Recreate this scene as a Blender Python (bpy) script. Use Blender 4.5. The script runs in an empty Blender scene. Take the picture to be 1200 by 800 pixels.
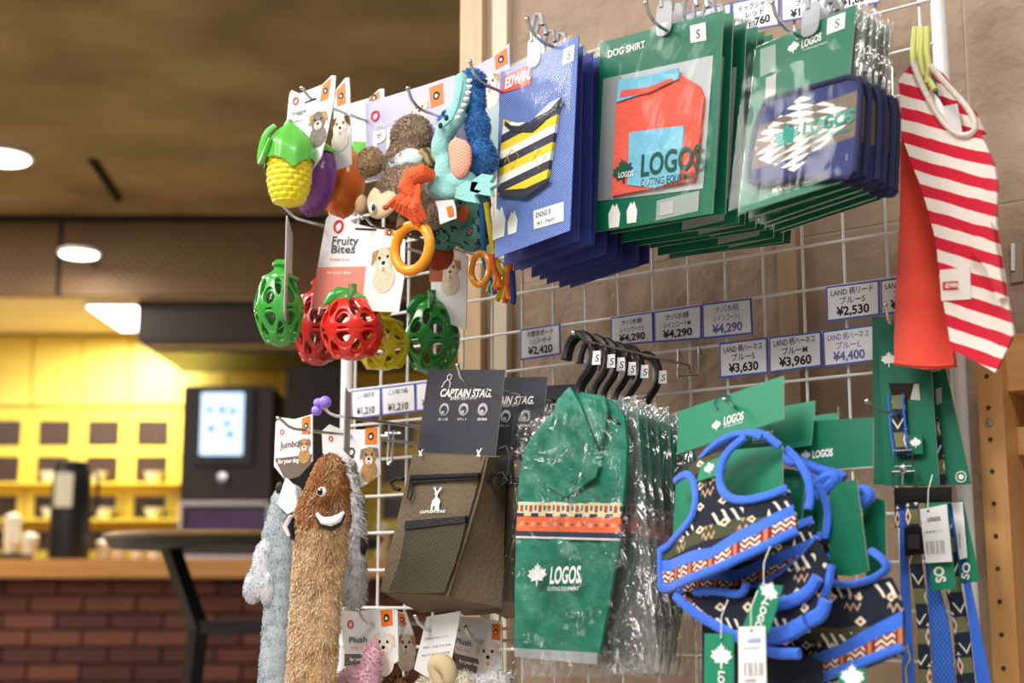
import bpy, bmesh, math, random
from mathutils import Vector, Matrix, noise

random.seed(7)
SC = bpy.context.scene
COL = SC.collection
R = math.radians

# ------------------------------------------------------------------ camera, world, lights, exposure
Z0 = 1.306                                   # height of the mesh panel's zero row above the floor
FPX = 1701.5                                 # focal length in pixels of the 1200 x 800 frame
CAM = Vector((1.186, -1.442, -0.386 + Z0))
YAW, PIT = R(-38.62), R(9.98)
FW = Vector((math.sin(YAW) * math.cos(PIT), math.cos(YAW) * math.cos(PIT), math.sin(PIT)))
RT = Vector((math.cos(YAW), -math.sin(YAW), 0))
UP = RT.cross(FW)
cd = bpy.data.cameras.new('camera')
cam = bpy.data.objects.new('camera', cd)
COL.objects.link(cam)
cam.matrix_world = Matrix((( RT.x, UP.x, -FW.x, CAM.x), (RT.y, UP.y, -FW.y, CAM.y), (RT.z, UP.z, -FW.z, CAM.z), (0, 0, 0, 1)))
cd.sensor_width = 36
cd.lens = FPX * 36 / 1200
cd.clip_start = 0.05
cd.dof.use_dof = True
cd.dof.focus_distance = 1.62
cd.dof.aperture_fstop = 4.2
SC.camera = cam

wd = bpy.data.worlds.new('world')
SC.world = wd
wd.use_nodes = True
wd.node_tree.nodes['Background'].inputs[0].default_value = (0.93, 0.96, 1.0, 1)
wd.node_tree.nodes['Background'].inputs[1].default_value = 0.55

SC.view_settings.view_transform = 'Standard'
SC.view_settings.look = 'None'
SC.view_settings.gamma = 1
SC.view_settings.use_curve_mapping = False
SC.view_settings.exposure = -0.2
SC.cycles.use_denoising = True
SC.cycles.transparent_max_bounces = 40
SC.cycles.max_bounces = 8
SC.cycles.caustics_reflective = False
SC.cycles.caustics_refractive = False
SC.cycles.sample_clamp_indirect = 6

def area_light(loc, size, power, col=(1, 0.97, 0.92), target=None):
    l = bpy.data.lights.new('room_light', 'AREA')
    l.shape = 'DISK'; l.size = size; l.energy = power; l.color = col
    o = bpy.data.objects.new('room_light', l); COL.objects.link(o)
    o.location = loc
    if target is not None:
        o.rotation_euler = (Vector(target) - Vector(loc)).to_track_quat('-Z', 'Y').to_euler()
    return o
# unseen ceiling lamps added to brighten the goods, the hall and the ceiling
for lx, ly, lp in ((0.1, -1.7, 58), (1.5, -1.3, 34), (-1.2, -1.0, 46), (-3.2, -.6, 75), (-4.6, .3, 80), (.4, -3.2, 34), (-1.6, -2.8, 34)):
    area_light((lx, ly, 2.47), 0.95, lp, (1, 0.97, 0.92))

# ------------------------------------------------------------------ helpers
def lin(h):
    h = h.lstrip('#')
    c = [int(h[i:i + 2], 16) / 255 for i in (0, 2, 4)]
    return tuple(((x + 0.055) / 1.055) ** 2.4 if x > 0.04045 else x / 12.92 for x in c) + (1,)

MATS = {}
def newmat(name):
    m = bpy.data.materials.new(name); m.use_nodes = True
    nt = m.node_tree; b = nt.nodes['Principled BSDF']
    return m, nt, b
def nd(nt, typ, **kw):
    n = nt.nodes.new(typ)
    for k, v in kw.items():
        if k.startswith('i_'):
            n.inputs[int(k[2:])].default_value = v
        else: setattr(n, k, v)
    return n
def M(name, col=None, rough=0.55, metal=0.0, spec=0.4, var=None, bump=None, sheen=0, coat=0, emit=None, trans=0, sss=0):
    if name in MATS: return MATS[name]
    m, nt, b = newmat(name); L = nt.links
    c = lin(col) if isinstance(col, str) else col
    b.inputs['Base Color'].default_value = c
    b.inputs['Roughness'].default_value = rough
    b.inputs['Metallic'].default_value = metal
    b.inputs['Specular IOR Level'].default_value = spec
    if sheen: b.inputs['Sheen Weight'].default_value = sheen
    if coat: b.inputs['Coat Weight'].default_value = coat; b.inputs['Coat Roughness'].default_value = 0.08
    if trans: b.inputs['Transmission Weight'].default_value = trans
    if sss: b.inputs['Subsurface Weight'].default_value = sss; b.inputs['Subsurface Radius'].default_value = (.01, .01, .01); b.inputs['Subsurface Scale'].default_value = .3
    if emit: b.inputs['Emission Color'].default_value = c; b.inputs['Emission Strength'].default_value = emit
    if var or bump: tc = nd(nt, 'ShaderNodeTexCoord')
    if var:                                   # (scale, second colour, contrast)
        sc, c2, k = var
        n = nd(nt, 'ShaderNodeTexNoise'); n.inputs['Scale'].default_value = sc; n.inputs['Detail'].default_value = 5
        L.new(tc.outputs['Object'], n.inputs['Vector'])
        r = nd(nt, 'ShaderNodeValToRGB'); r.color_ramp.elements[0].position = .5 - k; r.color_ramp.elements[1].position = .5 + k
        r.color_ramp.elements[0].color = lin(c2); r.color_ramp.elements[1].color = c
        L.new(n.outputs['Fac'], r.inputs[0]); L.new(r.outputs[0], b.inputs['Base Color'])
    if bump:
        sc, st = bump[:2]
        n = nd(nt, 'ShaderNodeTexNoise'); n.inputs['Scale'].default_value = sc; n.inputs['Detail'].default_value = bump[2] if len(bump) > 2 else 3
        L.new(tc.outputs['Object'], n.inputs['Vector'])
        bp = nd(nt, 'ShaderNodeBump'); bp.inputs['Strength'].default_value = st; bp.inputs['Distance'].default_value = bump[3] if len(bump) > 3 else .01
        L.new(n.outputs['Fac'], bp.inputs['Height']); L.new(bp.outputs[0], b.inputs['Normal'])
    MATS[name] = m
    return m

class MB:
    def __init__(s): s.v = []; s.f = []; s.m = []; s.uv = []
    def face(s, idx, mi=0, uv=None): s.f.append(tuple(idx)); s.m.append(mi); s.uv.append(uv)
    def box(s, x0, x1, y0, y1, z0, z1, mi=0):
        n = len(s.v)
        s.v += [(x, y, z) for z in (z0, z1) for y in (y0, y1) for x in (x0, x1)]
        for q in ((0, 2, 3, 1), (4, 5, 7, 6), (0, 1, 5, 4), (2, 6, 7, 3), (0, 4, 6, 2), (1, 3, 7, 5)): s.face([n + i for i in q], mi)
        return s
    def poly(s, pts, y0, y1, mi=0, side=None):
        # prism of an outline in the XZ plane, y0 towards the viewer
        a = sum(pts[i][0] * pts[(i + 1) % len(pts)][1] - pts[(i + 1) % len(pts)][0] * pts[i][1] for i in range(len(pts)))
        if a < 0: pts = pts[::-1]
        n = len(s.v); k = len(pts)
        s.v += [(p[0], y0, p[1]) for p in pts] + [(p[0], y1, p[1]) for p in pts]
        s.face(range(n, n + k), mi); s.face(range(n + 2 * k - 1, n + k - 1, -1), mi if side is None else side)
        for i in range(k):
            j = (i + 1) % k
            s.face((n + j, n + i, n + k + i, n + k + j), mi if side is None else side)
        return s
    def tube(s, path, r, n=8, closed=False, mi=0, flat=1.0):
        path = [Vector(p) for p in path]; K = len(path); base = len(s.v)
        prev = None
        for i, p in enumerate(path):
            if closed: t = path[(i + 1) % K] - path[i - 1]
            else: t = path[min(i + 1, K - 1)] - path[max(i - 1, 0)]
            t.normalize()
            if prev is None:
                a = Vector((0, 0, 1)) if abs(t.z) < .9 else Vector((0, 1, 0))
                prev = (a - t * a.dot(t)).normalized()
            else:
                prev = (prev - t * prev.dot(t))
                prev = prev.normalized() if prev.length > 1e-6 else t.orthogonal().normalized()
            b = t.cross(prev); rr = r[i] if isinstance(r, (list, tuple)) else r
            for j in range(n):
                an = 2 * math.pi * j / n
                s.v.append(tuple(p + (prev * math.cos(an) + b * math.sin(an) * flat) * rr))
        for i in range(K if closed else K - 1):
            for j in range(n):
                a0 = base + i * n; a1 = base + ((i + 1) % K) * n; j2 = (j + 1) % n
                s.face((a0 + j, a0 + j2, a1 + j2, a1 + j), mi)
        if not closed:
            s.face(range(base + n - 1, base - 1, -1), mi); s.face(range(base + (K - 1) * n, base + K * n), mi)
        return s
    def lathe(s, prof, n=24, c=(0, 0, 0), mi=0, fn=None, ax='z'):
        base = len(s.v); K = len(prof)
        for i, (r, z) in enumerate(prof):
            for j in range(n):
                a = 2 * math.pi * j / n; rr = fn(r, z, a) if fn else r
                if ax == 'z': s.v.append((c[0] + rr * math.cos(a), c[1] + rr * math.sin(a), c[2] + z))
                elif ax == 'y': s.v.append((c[0] + rr * math.cos(a), c[1] + z, c[2] + rr * math.sin(a)))
                else: s.v.append((c[0] + z, c[1] + rr * math.cos(a), c[2] + rr * math.sin(a)))
        for i in range(K - 1):
            for j in range(n):
                j2 = (j + 1) % n
                s.face((base + i * n + j, base + i * n + j2, base + (i + 1) * n + j2, base + (i + 1) * n + j), mi)
        s.face(range(base + n - 1, base - 1, -1), mi); s.face(range(base + (K - 1) * n, base + K * n), mi)
        return s
    def ell(s, c, r, rot=None, nu=20, nv=12, mi=0, fn=None):
        base = len(s.v); rm = rot or Matrix.Identity(3)
        for i in range(nv + 1):
            th = math.pi * (i + .0) / nv
            th = min(max(th, .02), math.pi - .02)
            for j in range(nu):
                ph = 2 * math.pi * j / nu
                d = Vector((math.sin(th) * math.cos(ph), math.sin(th) * math.sin(ph), math.cos(th)))
                k = fn(d) if fn else 1
                p = rm @ Vector((d.x * r[0] * k, d.y * r[1] * k, d.z * r[2] * k))
                s.v.append((c[0] + p.x, c[1] + p.y, c[2] + p.z))
        for i in range(nv):
            for j in range(nu):
                j2 = (j + 1) % nu
                s.face((base + i * nu + j, base + (i + 1) * nu + j, base + (i + 1) * nu + j2, base + i * nu + j2), mi)
        s.face(range(base, base + nu), mi); s.face(range(base + (nv + 1) * nu - 1, base + nv * nu - 1, -1), mi)
        return s
    def grid(s, P, mi=0, thick=0, closed=False, back=None):
        # P[i][j] rows of points; uv = j, i ; thick pushes a back copy along +y
        nr, nc = len(P), len(P[0]); base = len(s.v)
        for row in P:
            for p in row: s.v.append(tuple(p))
        uvf = lambda i, j: (j / (nc - 1), 1 - i / (nr - 1))
        for i in range(nr - 1):
            for j in range(nc - 1):
                s.face((base + i * nc + j, base + (i + 1) * nc + j, base + (i + 1) * nc + j + 1, base + i * nc + j + 1), mi,
                       (uvf(i, j), uvf(i + 1, j), uvf(i + 1, j + 1), uvf(i, j + 1)))
        if thick:
            b2 = len(s.v); bm_ = mi if back is None else back
            for row in P:
                for p in row: s.v.append((p[0], p[1] + thick, p[2]))
            for i in range(nr - 1):
                for j in range(nc - 1):
                    s.face((b2 + i * nc + j, b2 + i * nc + j + 1, b2 + (i + 1) * nc + j + 1, b2 + (i + 1) * nc + j), bm_,
                           (uvf(i, j), uvf(i, j + 1), uvf(i + 1, j + 1), uvf(i + 1, j)))
            ring = [(0, j) for j in range(nc)] + [(i, nc - 1) for i in range(1, nr)] + [(nr - 1, j) for j in range(nc - 2, -1, -1)] + [(i, 0) for i in range(nr - 2, 0, -1)]
            for q in range(len(ring)):
                a, b = ring[q], ring[(q + 1) % len(ring)]
                s.face((base + a[0] * nc + a[1], base + b[0] * nc + b[1], b2 + b[0] * nc + b[1], b2 + a[0] * nc + a[1]), mi,
                       (uvf(*a), uvf(*b), uvf(*b), uvf(*a)))
        return s
    def data(s, name, mats, sharp=40):
        me = bpy.data.meshes.new(name)
        me.from_pydata(s.v, [], s.f)
        for m in (mats if isinstance(mats, (list, tuple)) else [mats]): me.materials.append(m)
        if any(s.m): me.polygons.foreach_set('material_index', s.m)
        if any(u is not None for u in s.uv):
            ul = me.uv_layers.new(name='UVMap')
            for p, u in zip(me.polygons, s.uv):
                if u is not None:
                    for li, q in zip(p.loop_indices, u): ul.data[li].uv = q
        me.validate(); me.shade_smooth(); me.set_sharp_from_angle(angle=R(sharp))
        return me
    def build(s, name, mats, parent=None, sharp=40, loc=None, inv=False, **props):
        return link(name, s.data(name, mats, sharp), parent, loc, inv, **props)

def link(name, me, parent=None, loc=None, inv=False, **props):
    o = bpy.data.objects.new(name, me); COL.objects.link(o)
    if parent is not None:
        o.parent = parent
        if inv and parent.type == 'EMPTY': o.matrix_parent_inverse = Matrix.Translation(-parent.location)
    if loc is not None: o.location = loc
    for k, v in props.items(): o[k] = v
    return o
def tag(o, label, cat, group=None):
    o['label'] = label; o['category'] = cat
    if group: o['group'] = group
    return o
def thing(name, label, cat, loc=(0, 0, 0), rot=None, group=None):
    o = bpy.data.objects.new(name, None); COL.objects.link(o)
    o.empty_display_size = .02
    o.location = loc
    if rot is not None: o.rotation_euler = rot.to_euler() if isinstance(rot, Matrix) else rot
    return tag(o, label, cat, group)
def dup(root, delta=(0, 0, 0), label=None, drz=0, drx=0, dry=0, skip=()):
    r = root.copy(); COL.objects.link(r)
    r.location = root.location + Vector(delta)
    m = Matrix.Rotation(drz, 3, 'Z') @ root.rotation_euler.to_matrix() @ Matrix.Rotation(drx, 3, 'X') @ Matrix.Rotation(dry, 3, 'Y')
    r.rotation_euler = m.to_euler()
    if label: r['label'] = label
    def rec(src, dst):
        for ch in list(src.children):
            if ch.name.split('.')[0] in skip: continue
            c = ch.copy(); COL.objects.link(c); c.parent = dst
            rec(ch, c)
    rec(root, r)
    return r
def P(px, py, d):
    """point of the sight line through a pixel on the plane d metres in front of the wire panel"""
    r = FW + RT * ((px - 600) / FPX) + UP * ((400 - py) / FPX)
    return CAM + r * ((-d - CAM.y) / r.y)
class Pose:
    def __init__(s, top, yaw=0, lean=0, roll=0):
        s.o = Vector((top[0], top[1], top[2] + Z0))
        s.r = Matrix.Rotation(R(yaw), 3, 'Z') @ Matrix.Rotation(R(lean), 3, 'X') @ Matrix.Rotation(R(roll), 3, 'Y')
        s.ri = s.r.transposed()
    def l(s, px, py, off=0.0):
        d = s.ri @ (FW + RT * ((px - 600) / FPX) + UP * ((400 - py) / FPX)); c = s.ri @ (CAM - s.o)
        p = c + d * ((off - c.y) / d.y)
        return (p.x, p.z)
    def tr(s, pts, off=0.0, crop=None):
        if crop: pts = [(crop[0] + x / crop[2], crop[1] + y / crop[2]) for x, y in pts]
        return [s.l(x, y, off) for x, y in pts]
    def trc(s, pts, fy, crop=None):
        out = []
        for p in pts:
            q = s.tr([p], 0, crop)[0]
            for _ in range(5): q = s.tr([p], fy(*q), crop)[0]
            out.append(q)
        return out
    def thing(s, name, label, cat, group=None):
        return thing(name, label, cat, s.o, s.r, group)

_txt = {}
def text_mesh(body, size, bold, sx, shear):
    k = (body, size, bold, sx, shear)
    if k in _txt: return _txt[k].copy()
    c = bpy.data.curves.new('lettering', 'FONT'); c.body = body; c.size = size; c.align_x = 'CENTER'; c.align_y = 'CENTER'
    c.offset = bold; c.shear = shear; c.resolution_u = 3
    o = bpy.data.objects.new('lettering', c); COL.objects.link(o)
    bpy.context.view_layer.update()
    me = bpy.data.meshes.new_from_object(o.evaluated_get(bpy.context.evaluated_depsgraph_get()))
    bpy.data.objects.remove(o); bpy.data.curves.remove(c)
    me.name = 'lettering'
    me.transform(Matrix.Rotation(R(90), 4, 'X') @ Matrix.Diagonal((sx, 1, 1, 1)))
    _txt[k] = me
    return me
def text(body, size, x, z, y, mat, parent, bold=0, sx=1, shear=0, rot=0, w=None, name='lettering', mtx=None):
    me = text_mesh(body, size, bold * size, 1, shear)
    me = me.copy()
    if w:
        xs = [v.co.x for v in me.vertices]; cur = max(xs) - min(xs); mid = (max(xs) + min(xs)) / 2
        me.transform(Matrix.Translation((-mid * w / cur, 0, 0)) @ Matrix.Diagonal((w / cur, 1, 1, 1)))
    me.materials.clear(); me.materials.append(mat)
    o = bpy.data.objects.new(name, me); COL.objects.link(o); o.parent = parent
    o.location = (x, y, z); o.rotation_euler = (0, rot, 0)
    return o

def rrect(x0, x1, z0, z1, r=.004, n=4):
    out = []
    for cx, cz, a0 in ((x1 - r, z1 - r, 0), (x0 + r, z1 - r, 90), (x0 + r, z0 + r, 180), (x1 - r, z0 + r, 270)):
        for i in range(n + 1):
            a = R(a0 + 90 * i / n); out.append((cx + r * math.cos(a), cz + r * math.sin(a)))
    return out
def circ(x, z, r, n=20, rz=None):
    return [(x + r * math.cos(2 * math.pi * i / n), z + (rz or r) * math.sin(2 * math.pi * i / n)) for i in range(n)]
LEAF = [(0, 1), (.13, .72), (.3, .8), (.24, .42), (.5, .6), (.56, .44), (.9, .46), (.76, .22), (1, .05), (.55, -.22), (.6, -.42), (.08, -.34), (.06, -.8)]
def leaf(x, z, s, rot=0):
    pts = LEAF + [(-a, b) for a, b in LEAF[::-1] if a]
    c, q = math.cos(rot), math.sin(rot)
    return [(x + s * (a * c - b * q), z + s * (a * q + b * c)) for a, b in pts]
def applied(me, mods, name):
    o = bpy.data.objects.new('tmp', me); COL.objects.link(o)
    for typ, kw in mods:
        m = o.modifiers.new(typ, typ)
        for k, v in kw.items(): setattr(m, k, v)
    bpy.context.view_layer.update()
    out = bpy.data.meshes.new_from_object(o.evaluated_get(bpy.context.evaluated_depsgraph_get()))
    mats = list(me.materials)
    bpy.data.objects.remove(o); out.name = name
    if not out.materials:
        for m in mats: out.materials.append(m)
    out.shade_smooth()
    return out
def blob(parts, mat, name, voxel=.003, smooth=6):
    """one continuous soft body from overlapping ellipsoids (centre, radii, optional rotation)"""
    mb = MB()
    for p in parts: mb.ell(p[0], p[1], p[2] if len(p) > 2 else None, 20, 12)
    me = mb.data(name, mat)
    return applied(me, [('REMESH', dict(mode='VOXEL', voxel_size=voxel)), ('SMOOTH', dict(factor=.5, iterations=smooth))], name)
def fur(me, n, length, width, mats, parent, comb=(0, 0, -.6), jit=.5, name='fur', keep=None, inv=False):
    """short pile: n blades standing on the surface of a mesh"""
    tris = []; acc = []; tot = 0
    vs = [v.co.copy() for v in me.vertices]
    for p in me.polygons:
        ids = list(p.vertices)
        for k in range(1, len(ids) - 1):
            a, b, c = vs[ids[0]], vs[ids[k]], vs[ids[k + 1]]
            if keep and not keep((a + b + c) / 3): continue
            nn = (b - a).cross(c - a); ar = nn.length
            if ar < 1e-12: continue
            tot += ar; tris.append((a, b, c, nn / ar)); acc.append(tot)
    import bisect
    rnd = random.Random(n); mb = MB(); comb = Vector(comb); L = len(mats)
    for _ in range(n):
        a, b, c, nn = tris[min(bisect.bisect(acc, rnd.random() * tot), len(tris) - 1)]
        u, v = rnd.random(), rnd.random()
        if u + v > 1: u, v = 1 - u, 1 - v
        p = a + (b - a) * u + (c - a) * v
        t = Vector((rnd.uniform(-1, 1), rnd.uniform(-1, 1), rnd.uniform(-1, 1)))
        d = (nn + comb + t * jit).normalized()
        clump = .6 + .8 * abs(noise.noise(p * 60))
        l = length * rnd.uniform(.6, 1.15) * clump
        s = d.cross(t).normalized() * width
        q = len(mb.v)
        p0 = p - nn * .001
        mb.v += [tuple(p0 - s), tuple(p0 + s), tuple(p0 + d * l * .55 + s * .7 + nn * .0006), tuple(p0 + d * l + comb * l * .3), tuple(p0 + d * l * .55 - s * .7)]
        mb.face((q, q + 1, q + 2, q + 3, q + 4), min(int((noise.noise(p * 35) * .5 + .5 + rnd.uniform(-.35, .35)) * L), L - 1) if L > 1 else 0)
    for i, k in enumerate(mb.m): mb.m[i] = max(0, k)
    return mb.build(name, mats, parent, inv=inv, kind='stuff')
# ------------------------------------------------------------------ the setting
EF = Vector((math.sin(YAW), math.cos(YAW), 0)); ER = RT.copy()
G0 = Vector((CAM.x, CAM.y, 0))
BROT = (0, 0, -YAW)
def B(px, py, D):
    """pixel -> (right, z) in the back room's frame at horizontal distance D"""
    d = FW + RT * ((px - 600) / FPX) + UP * ((400 - py) / FPX)
    t = D / d.dot(EF)
    return (d.dot(ER) * t, CAM.z + d.z * t)
def bw(r, f, z): return G0 + ER * r + EF * f + Vector((0, 0, z))
def bthing(name, label, cat, r, f, z, group=None): return thing(name, label, cat, bw(r, f, z), BROT, group)

def wood(name, c1, c2, scale=1.0, axis='Z', rough=.5):
    if name in MATS: return MATS[name]
    m, nt, b = newmat(name); L = nt.links
    tc = nd(nt, 'ShaderNodeTexCoord'); mp = nd(nt, 'ShaderNodeMapping')
    s = {'X': (2, 40, 40), 'Z': (40, 40, 2), 'Y': (40, 2, 40)}[axis]
    mp.inputs['Scale'].default_value = [q * scale for q in s]
    L.new(tc.outputs['Object'], mp.inputs[0])
    n = nd(nt, 'ShaderNodeTexNoise'); n.inputs['Scale'].default_value = 1.2; n.inputs['Detail'].default_value = 6; n.inputs['Distortion'].default_value = .6
    L.new(mp.outputs[0], n.inputs['Vector'])
    r = nd(nt, 'ShaderNodeValToRGB'); r.color_ramp.elements[0].position = .3; r.color_ramp.elements[1].position = .7
    r.color_ramp.elements[0].color = lin(c2); r.color_ramp.elements[1].color = lin(c1)
    L.new(n.outputs['Fac'], r.inputs[0]); L.new(r.outputs[0], b.inputs['Base Color'])
    b.inputs['Roughness'].default_value = rough
    MATS[name] = m
    return m
def perforated():
    m, nt, b = newmat('perforated'); L = nt.links
    tc = nd(nt, 'ShaderNodeTexCoord'); mp = nd(nt, 'ShaderNodeMapping'); mp.inputs['Rotation'].default_value = (0, R(45), 0); mp.inputs['Scale'].default_value = (40, 40, 40)
    L.new(tc.outputs['Object'], mp.inputs[0])
    ch = nd(nt, 'ShaderNodeTexVoronoi'); ch.distance = 'CHEBYCHEV'; ch.inputs['Scale'].default_value = 1; ch.inputs['Randomness'].default_value = 0
    L.new(mp.outputs[0], ch.inputs['Vector'])
    r = nd(nt, 'ShaderNodeValToRGB'); r.color_ramp.elements[0].position = .25; r.color_ramp.elements[1].position = .42
    r.color_ramp.elements[0].color = lin('#2e2014'); r.color_ramp.elements[1].color = lin('#93714a')
    L.new(ch.outputs['Distance'], r.inputs[0]); L.new(r.outputs[0], b.inputs['Base Color']); b.inputs['Roughness'].default_value = .6
    return m

CEIL = 2.52
m_ceil = M('ceiling_brown', '#a8926a', .8, var=(2.4, '#83704b', .16), bump=(25, .35))
m_stucco = M('stucco', '#b29c88', .75, var=(5, '#a08a77', .3), bump=(8, .8, 9, .05))
m_grout = M('panel_joint', '#b3a190', .8)
m_pale_wood = wood('pale_wood', '#d9bf9c', '#c7a67f', 1, 'Z')
m_pine = wood('pine', '#c99a62', '#b58049', 1, 'Z', .42)
m_pinex = wood('pine_rail', '#cfa26b', '#bb8850', 1, 'X', .42)
m_dark = M('dark_metal', '#1a1614', .45)
m_white = M('white_paint', '#e9e9ec', .4)
m_steel = M('steel', '#c4c6c9', .25, metal=1)
m_black = M('black_plastic', '#101012', .4)

def struct(o): o['kind'] = 'structure'; return o
f = struct(MB().box(-12, 8, -6, 14, -.1, 0).build('floor', M('floor_tile', '#b3aa9c', .5, var=(2, '#a59c8e', .3))))
f = MB(); f.box(-12, 8, -6, 14, CEIL, CEIL + .1)
struct(f.build('ceiling', m_ceil))

# wall behind the wire panel: rendered panels with raised joints, ending in a wooden corner post
wl = struct(MB().box(-.045, 3.4, .1008, .24, 0, CEIL).build('wall_back', m_grout))
xs = [-.045, .612, 1.42, 2.3, 3.4]; zs = [0, .64, Z0 + .038, 2.0, CEIL]
for i in range(4):
    for j in range(4):
        MB().box(xs[i] + .002, xs[i + 1] - .002, .1, .104, zs[j] + .002, zs[j + 1] - .002).build('wall_panel', m_stucco, wl)
t = struct(MB().box(-.131, -.09, .085, .24, 0, CEIL).box(-.089, -.0735, .096, .24, 0, CEIL, 1).build('trim_1', [m_pale_wood, wood('beige_wood', '#b39d86', '#a38d76')]))
struct(MB().box(-.0725, -.046, .088, .24, 0, CEIL).build('trim_2', M('cream_strip', '#dccfb6', .5)))
struct(MB().box(.372, .397, .088, .1, 0, 1.42).build('trim_3', wood('batten', '#b99f84', '#a98d70')))

# adjustable wooden shelf standing beside the panel
sh = thing('wooden_shelf', 'pine shelf frame with a row of peg holes standing right of the wire panel', 'shelf', (.66, .04, 0))
def iv(mb, name, mat, p, **k): return mb.build(name, mat, p, inv=True, **k)
iv(MB().box(.641, .667, 0, .075, 0, Z0 - .122), 'upright', m_pine, sh)
iv(MB().box(.667, 1.55, .015, .055, Z0 - .18, Z0 - .122), 'rail', m_pinex, sh)
iv(MB().box(.667, 1.55, .035, .075, Z0 - .243, Z0 - .215), 'rail', m_pinex, sh)
hole = MB().lathe([(.0001, -.0004), (.0023, -.0004), (.0023, .0004), (.0001, .0004)], 12, ax='y').data('peg_hole', M('peg_hole', '#4a2f18', .9))
for k in range(22):
    link('peg_hole', hole, sh, (.652 - sh.location.x, -.0005 - sh.location.y, Z0 - .165 - k * .0322))
scr = MB().lathe([(.0001, -.003), (.003, -.0028), (.0042, -.0015), (.0045, 0), (.0001, 0)], 14, ax='y').data('screw', m_steel)
for z in (-.212, -.505): link('screw', scr, sh, (.652 - sh.location.x, -sh.location.y, Z0 + z))
pk = thing('wall_plug', 'small clear plastic socket cover on the wall right of the striped shirt', 'socket', P(1190, 310, -.1))
iv(MB().poly([(p.x, p.z) for p in (P(1186, 284, -.1), P(1200, 282, -.1), P(1200, 330, -.1), P(1186, 332, -.1))], .0965, .0995), 'cover_plate', M('clear_cover', '#a3937f', .15, spec=.8), pk)
iv(MB().poly([(p.x, p.z) for p in (P(1187, 286, -.1), P(1191, 286, -.1), P(1191, 318, -.1), P(1187, 318, -.1))], .094, .0964), 'tab', m_white, pk)

# ---- back room
D1, D2 = 6.0, 6.92
r0, zt = B(-260, 245, D1); _, zb = B(0, 346, D1)
rj = B(70, 300, D1)[0]; r1 = B(900, 300, D1)[0] + 3.5
zk = zb
m_perf = perforated()
so = struct(thing('trim_4', 'brown perforated soffit panels over the counter', 'soffit', bw(0, D1, 0), BROT)); del so['category'], so['label']
for a, b in ((r0 - 2, rj - .012), (rj + .012, r1)):
    MB().box(a, b, 0, .05, zb, CEIL).build('perforated_panel', m_perf, so)
MB().box(rj - .012, rj + .012, .015, .05, zb, CEIL).box(r0 - 2, r1, -.01, .06, CEIL - .03, CEIL).build('joint', m_dark, so)
kc = struct(thing('trim_5', 'x', 'x', bw(0, D1, 0), BROT)); del kc['category'], kc['label']
MB().box(r0 - 2, r1, 0.05, D2 - D1 + .4, zk + .002, zk + .06).build('soffit_board', M('cream_paint', '#efe2bf', .7), kc)
kw = struct(thing('wall_far', 'x', 'x', bw(0, D2 + .4, 0), BROT)); del kw['category'], kw['label']
MB().box(r0 - 2, r1, 0, .1, 0, CEIL).build('plaster', M('yellow_plaster', '#c9a53c', .7), kw)
wh = struct(thing('wall_left', 'x', 'x', bw(-5.2, 0, 0), BROT)); del wh['category'], wh['label']
MB().box(-.1, 0, -4, 8, 0, CEIL).build('plaster', M('brown_plaster', '#8d7558', .8), wh)

# ceiling lamps in view
def lamp(px, py, rad, z, label, power, D=None, frame=True):
    d = FW + RT * ((px - 600) / FPX) + UP * ((400 - py) / FPX)
    t = (z - CAM.z) / d.z if D is None else D / d.dot(EF)
    p = CAM + d * t
    if D is not None: z = p.z
    L_ = thing('ceiling_lamp', label, 'lamp', (p.x, p.y, z), None, 'round lamps over the counter room')
    MB().lathe([(rad, 0), (rad * 1.12, 0), (rad * 1.12, -.012), (rad, -.014)], 28).build('rim', m_white, L_)
    MB().lathe([(.001, -.012), (rad, -.012), (rad * .96, -.02), (.001, -.024)], 28).build('diffuser', M('lamp_glow', (1, .98, .93, 1), emit=9), L_)
    if D is not None: MB().tube([(0, 0, -.004), tuple(EF * .215 - Vector((0, 0, .004)))], .008, 8).build('arm', m_dark, L_)
    area_light((p.x, p.y, z - .03), rad * 1.9, power, (1, .9, .74))
    return L_
lamp(2, 181, .1, CEIL - .002, 'round recessed lamp in the brown ceiling at the left edge', 9)
lamp(93, 294, .075, 0, 'round lamp hanging before the perforated soffit', 3, D1 - .22)
# flat square lamp below the cream soffit
a, b = B(93, 355, D1 + .1), B(163, 355, D1 + .1)
ql = bthing('square_lamp', 'bright square panel lamp under the cream soffit over the counter', 'lamp', (a[0] + b[0]) / 2, D1 + .42, zk)
MB().box(-.112, .112, -.29, .29, -.02, 0).build('housing', m_white, ql)
MB().box(-.105, .105, -.28, .28, -.024, -.02).build('diffuser', MATS['lamp_glow'], ql)
area_light(bw((a[0] + b[0]) / 2, D1 + .42, zk - .04), .4, 40, (1, .97, .9))
area_light(bw((a[0] + b[0]) / 2 + 1.5, D1 + .42, zk - .04), .4, 36, (1, .97, .9))  # second light added further along the soffit, without a lamp body
# slot in the brown ceiling
d0 = [CAM + (FW + RT * ((x - 600) / FPX) + UP * ((400 - y) / FPX)) * ((CEIL - CAM.z) / (FW + RT * ((x - 600) / FPX) + UP * ((400 - y) / FPX)).z) for x, y in ((108, 186), (138, 231))]
struct(MB().tube([d0[0] - Vector((0, 0, .001)), d0[1] - Vector((0, 0, .001))], .022, 4).build('trim_6', m_dark))

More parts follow.
